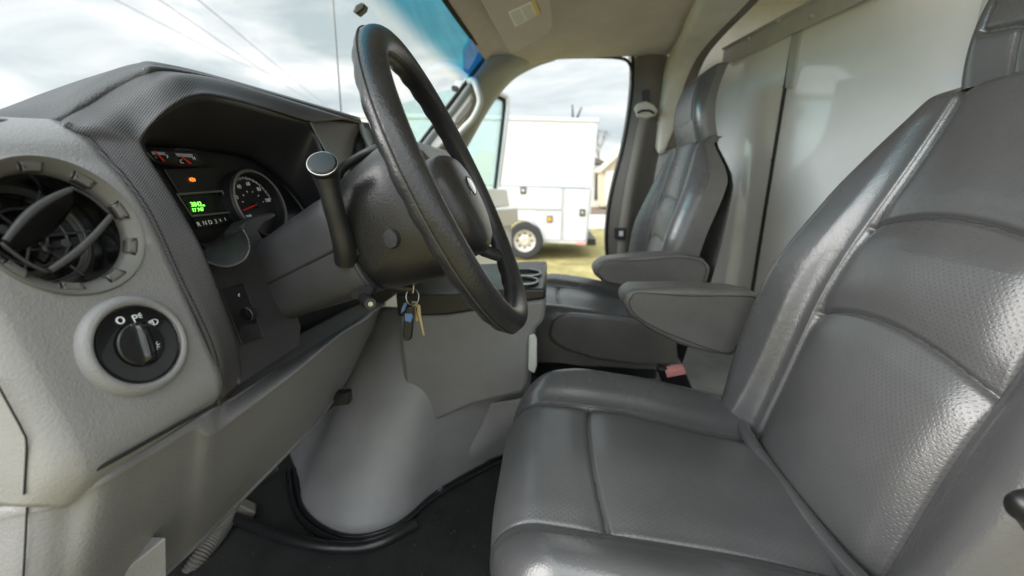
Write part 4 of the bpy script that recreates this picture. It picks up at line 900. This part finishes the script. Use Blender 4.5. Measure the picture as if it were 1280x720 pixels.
MB().lathe(wc,(0,-1,0),[(0,.01),(.07,.02),(.10,-.01),(.14,-.03),(.17,-.02),(.20,.03),(.215,.045),(.22,.03)],n=40).build('rim','wheel_rim',wh)
for k in range(8):
    a=k*PI/4; MB().lathe(wc+V((.145*math.cos(a),-.0,.145*math.sin(a))),(0,-1,0),[(0,-.018),(.022,-.018),(.022,-.03)],n=12).build('rim_hole','black_matt',wh)
tp([(733,298),(745,298.5),(745,307),(733,307)],-.1,1.9,'rear_bumper','black_satin',.02)
tp([(720,303),(732,303.4),(732,306),(720,305.7)],.09,.01,'side_marker','buckle_red')
MB().box(T(500,300,-1.2),(4.6,.4,.2)).build('chassis','black_matt',sv_)
wh2=MB().lathe(T(656,301,-1.75),(0,-1,0),[(.0,.06),(.30,.05),(.345,.04),(.365,0),(.365,-.2)],n=32).build('wheel','tyre',sv_)
wf2=MB().lathe(T(420,301,.1),(0,-1,0),[(.0,.0),(.30,.05),(.345,.04),(.365,0),(.365,-.2)],n=32).build('wheel','tyre',sv_)
for x,y0,y1,x1 in ((716,148,131,715.5),(722,148,134,727)):
    g=MB(); g.tube([T(x,y0,-.5),T(x,y0-2,-.5),T(x1,y1,-.5)],[.05,.022,.012],8); g.build('roof_antenna','shroud_grey',sv_)
# buildings beyond
def hs(x,y,Y): return P(x,y,Y)
h1=thing('white_house','white stucco house with dark low roof and tall dark window beyond the service truck','house',P(745,262,24))
MB().plate([P(x,y,24) for x,y in ((690,204),(768,207),(768,262),(690,262))],V((0,6,0))).build('wall','stucco_white',h1)
MB().plate([P(x,y,23.6) for x,y in ((680,194),(742,196),(771,206.5),(771,210),(742,203),(680,200))],V((0,7,0))).build('roof','roof_dark',h1)
MB().plate([P(x,y,23.9) for x,y in ((744,214),(751,214),(750,250),(743,250))],V((0,.1,0))).build('window','window_dark',h1)
h2=thing('tan_garage','tan gabled garage with a pale door, right of the white house','garage',P(775,262,22))
MB().plate([P(x,y,22) for x,y in ((752,258),(752,212),(775,192),(800,172),(860,200),(860,262))],V((0,7,0))).build('wall','stucco',h2)
MB().plate([P(x,y,21.7) for x,y in ((748,213),(775,188.5),(800,167),(803,172),(775,193),(750,216))],V((0,7.5,0))).build('roof','trim_beige',h2)
MB().plate([P(x,y,21.9) for x,y in ((757,214),(790,213),(790,256),(757,256))],V((0,.1,0))).build('garage_door','stucco_white',h2)
pv=MB().plate([PZ(x,y,.004) for x,y in ((690,286),(820,286),(820,268),(690,268))],V((0,0,.01))).build('driveway','concrete',None); struct(pv)
cb=MB().plate([PZ(x,y,.02) for x,y in ((660,268),(860,268),(860,260),(660,260))],V((0,0,.05))).build('road','bark',None); struct(cb)
tr=thing('bare_tree','small bare leafless tree above the white house roof','tree',P(745,262,32))
random.seed(9)
def branch(g,p,d,l,r_,n_):
    q=p+d*l; g.tube([p,p.lerp(q,.5)+V((random.uniform(-.05,.05)*l,0,0)),q],[r_,r_*.8,r_*.6],5)
    if n_: 
        for _ in range(3): branch(g,q,(d+V((random.uniform(-.7,.7),random.uniform(-.5,.5),random.uniform(-.1,.5)))).normalized(),l*.68,r_*.6,n_-1)
b0=P(745,262,32); b0.z=0; g=MB(); g.tube([b0,b0+V((0,0,1.8))],[.14,.11],8); g.build('trunk','bark',tr)
g=MB(); branch(g,b0+V((0,0,1.8)),V((0,0,1)),1.3,.07,4); g.build('crown','bark',tr)
# thin aerial ahead of the windshield and overhead wires
g=MB(); a=P(427,150,2.2); b=P(414.5,-30,2.2); g.tube([a+(a-b)*.8,a,b],[.004,.004,.002],8); o=g.build('whip_antenna','black_satin',None); tag(o,'thin vertical whip antenna outside, seen through the windshield','antenna')
for i,(p,q) in enumerate((((-40,-95),(350,95)),((60,-95),(420,140)),((200,-40),(440,150)))):
    a=P(p[0],p[1],9+i); b=P(q[0],q[1],60); mid=(a+b)/2+V((0,0,-.5))
    g=MB(); g.tube(cr([a,mid,b],40),.012,6); o=g.build('overhead_wire','shroud_grey',None)
    tag(o,('highest of the overhead wires crossing the sky left of the antenna','middle overhead wire crossing the sky left of the antenna','overhead wire nearest to the antenna, crossing the sky')[i],'wire','overhead wires')

random.seed(3); g=MB()
for _ in range(160):
    x=random.uniform(-.75,.1); y=random.uniform(.55,1.25)
    if x>-.55 and y>1.0: continue
    a=random.uniform(0,6.3); q=random.uniform(.0012,.0035); c_=V((x,y,FZ+.0035))
    g.add([c_+V((q*math.cos(a+t)*random.uniform(.5,1),q*math.sin(a+t)*random.uniform(.5,1),random.uniform(0,.0015))) for t in (0,1.5,3.1,4.6)]+[c_+V((0,0,.002))],[[0,1,4],[1,2,4],[2,3,4],[3,0,4]])
o=g.build('grit','carpet_grit',None,smooth=False); o['kind']='stuff'; o['label']='fine grit and crumbs scattered over the dark cab floor'
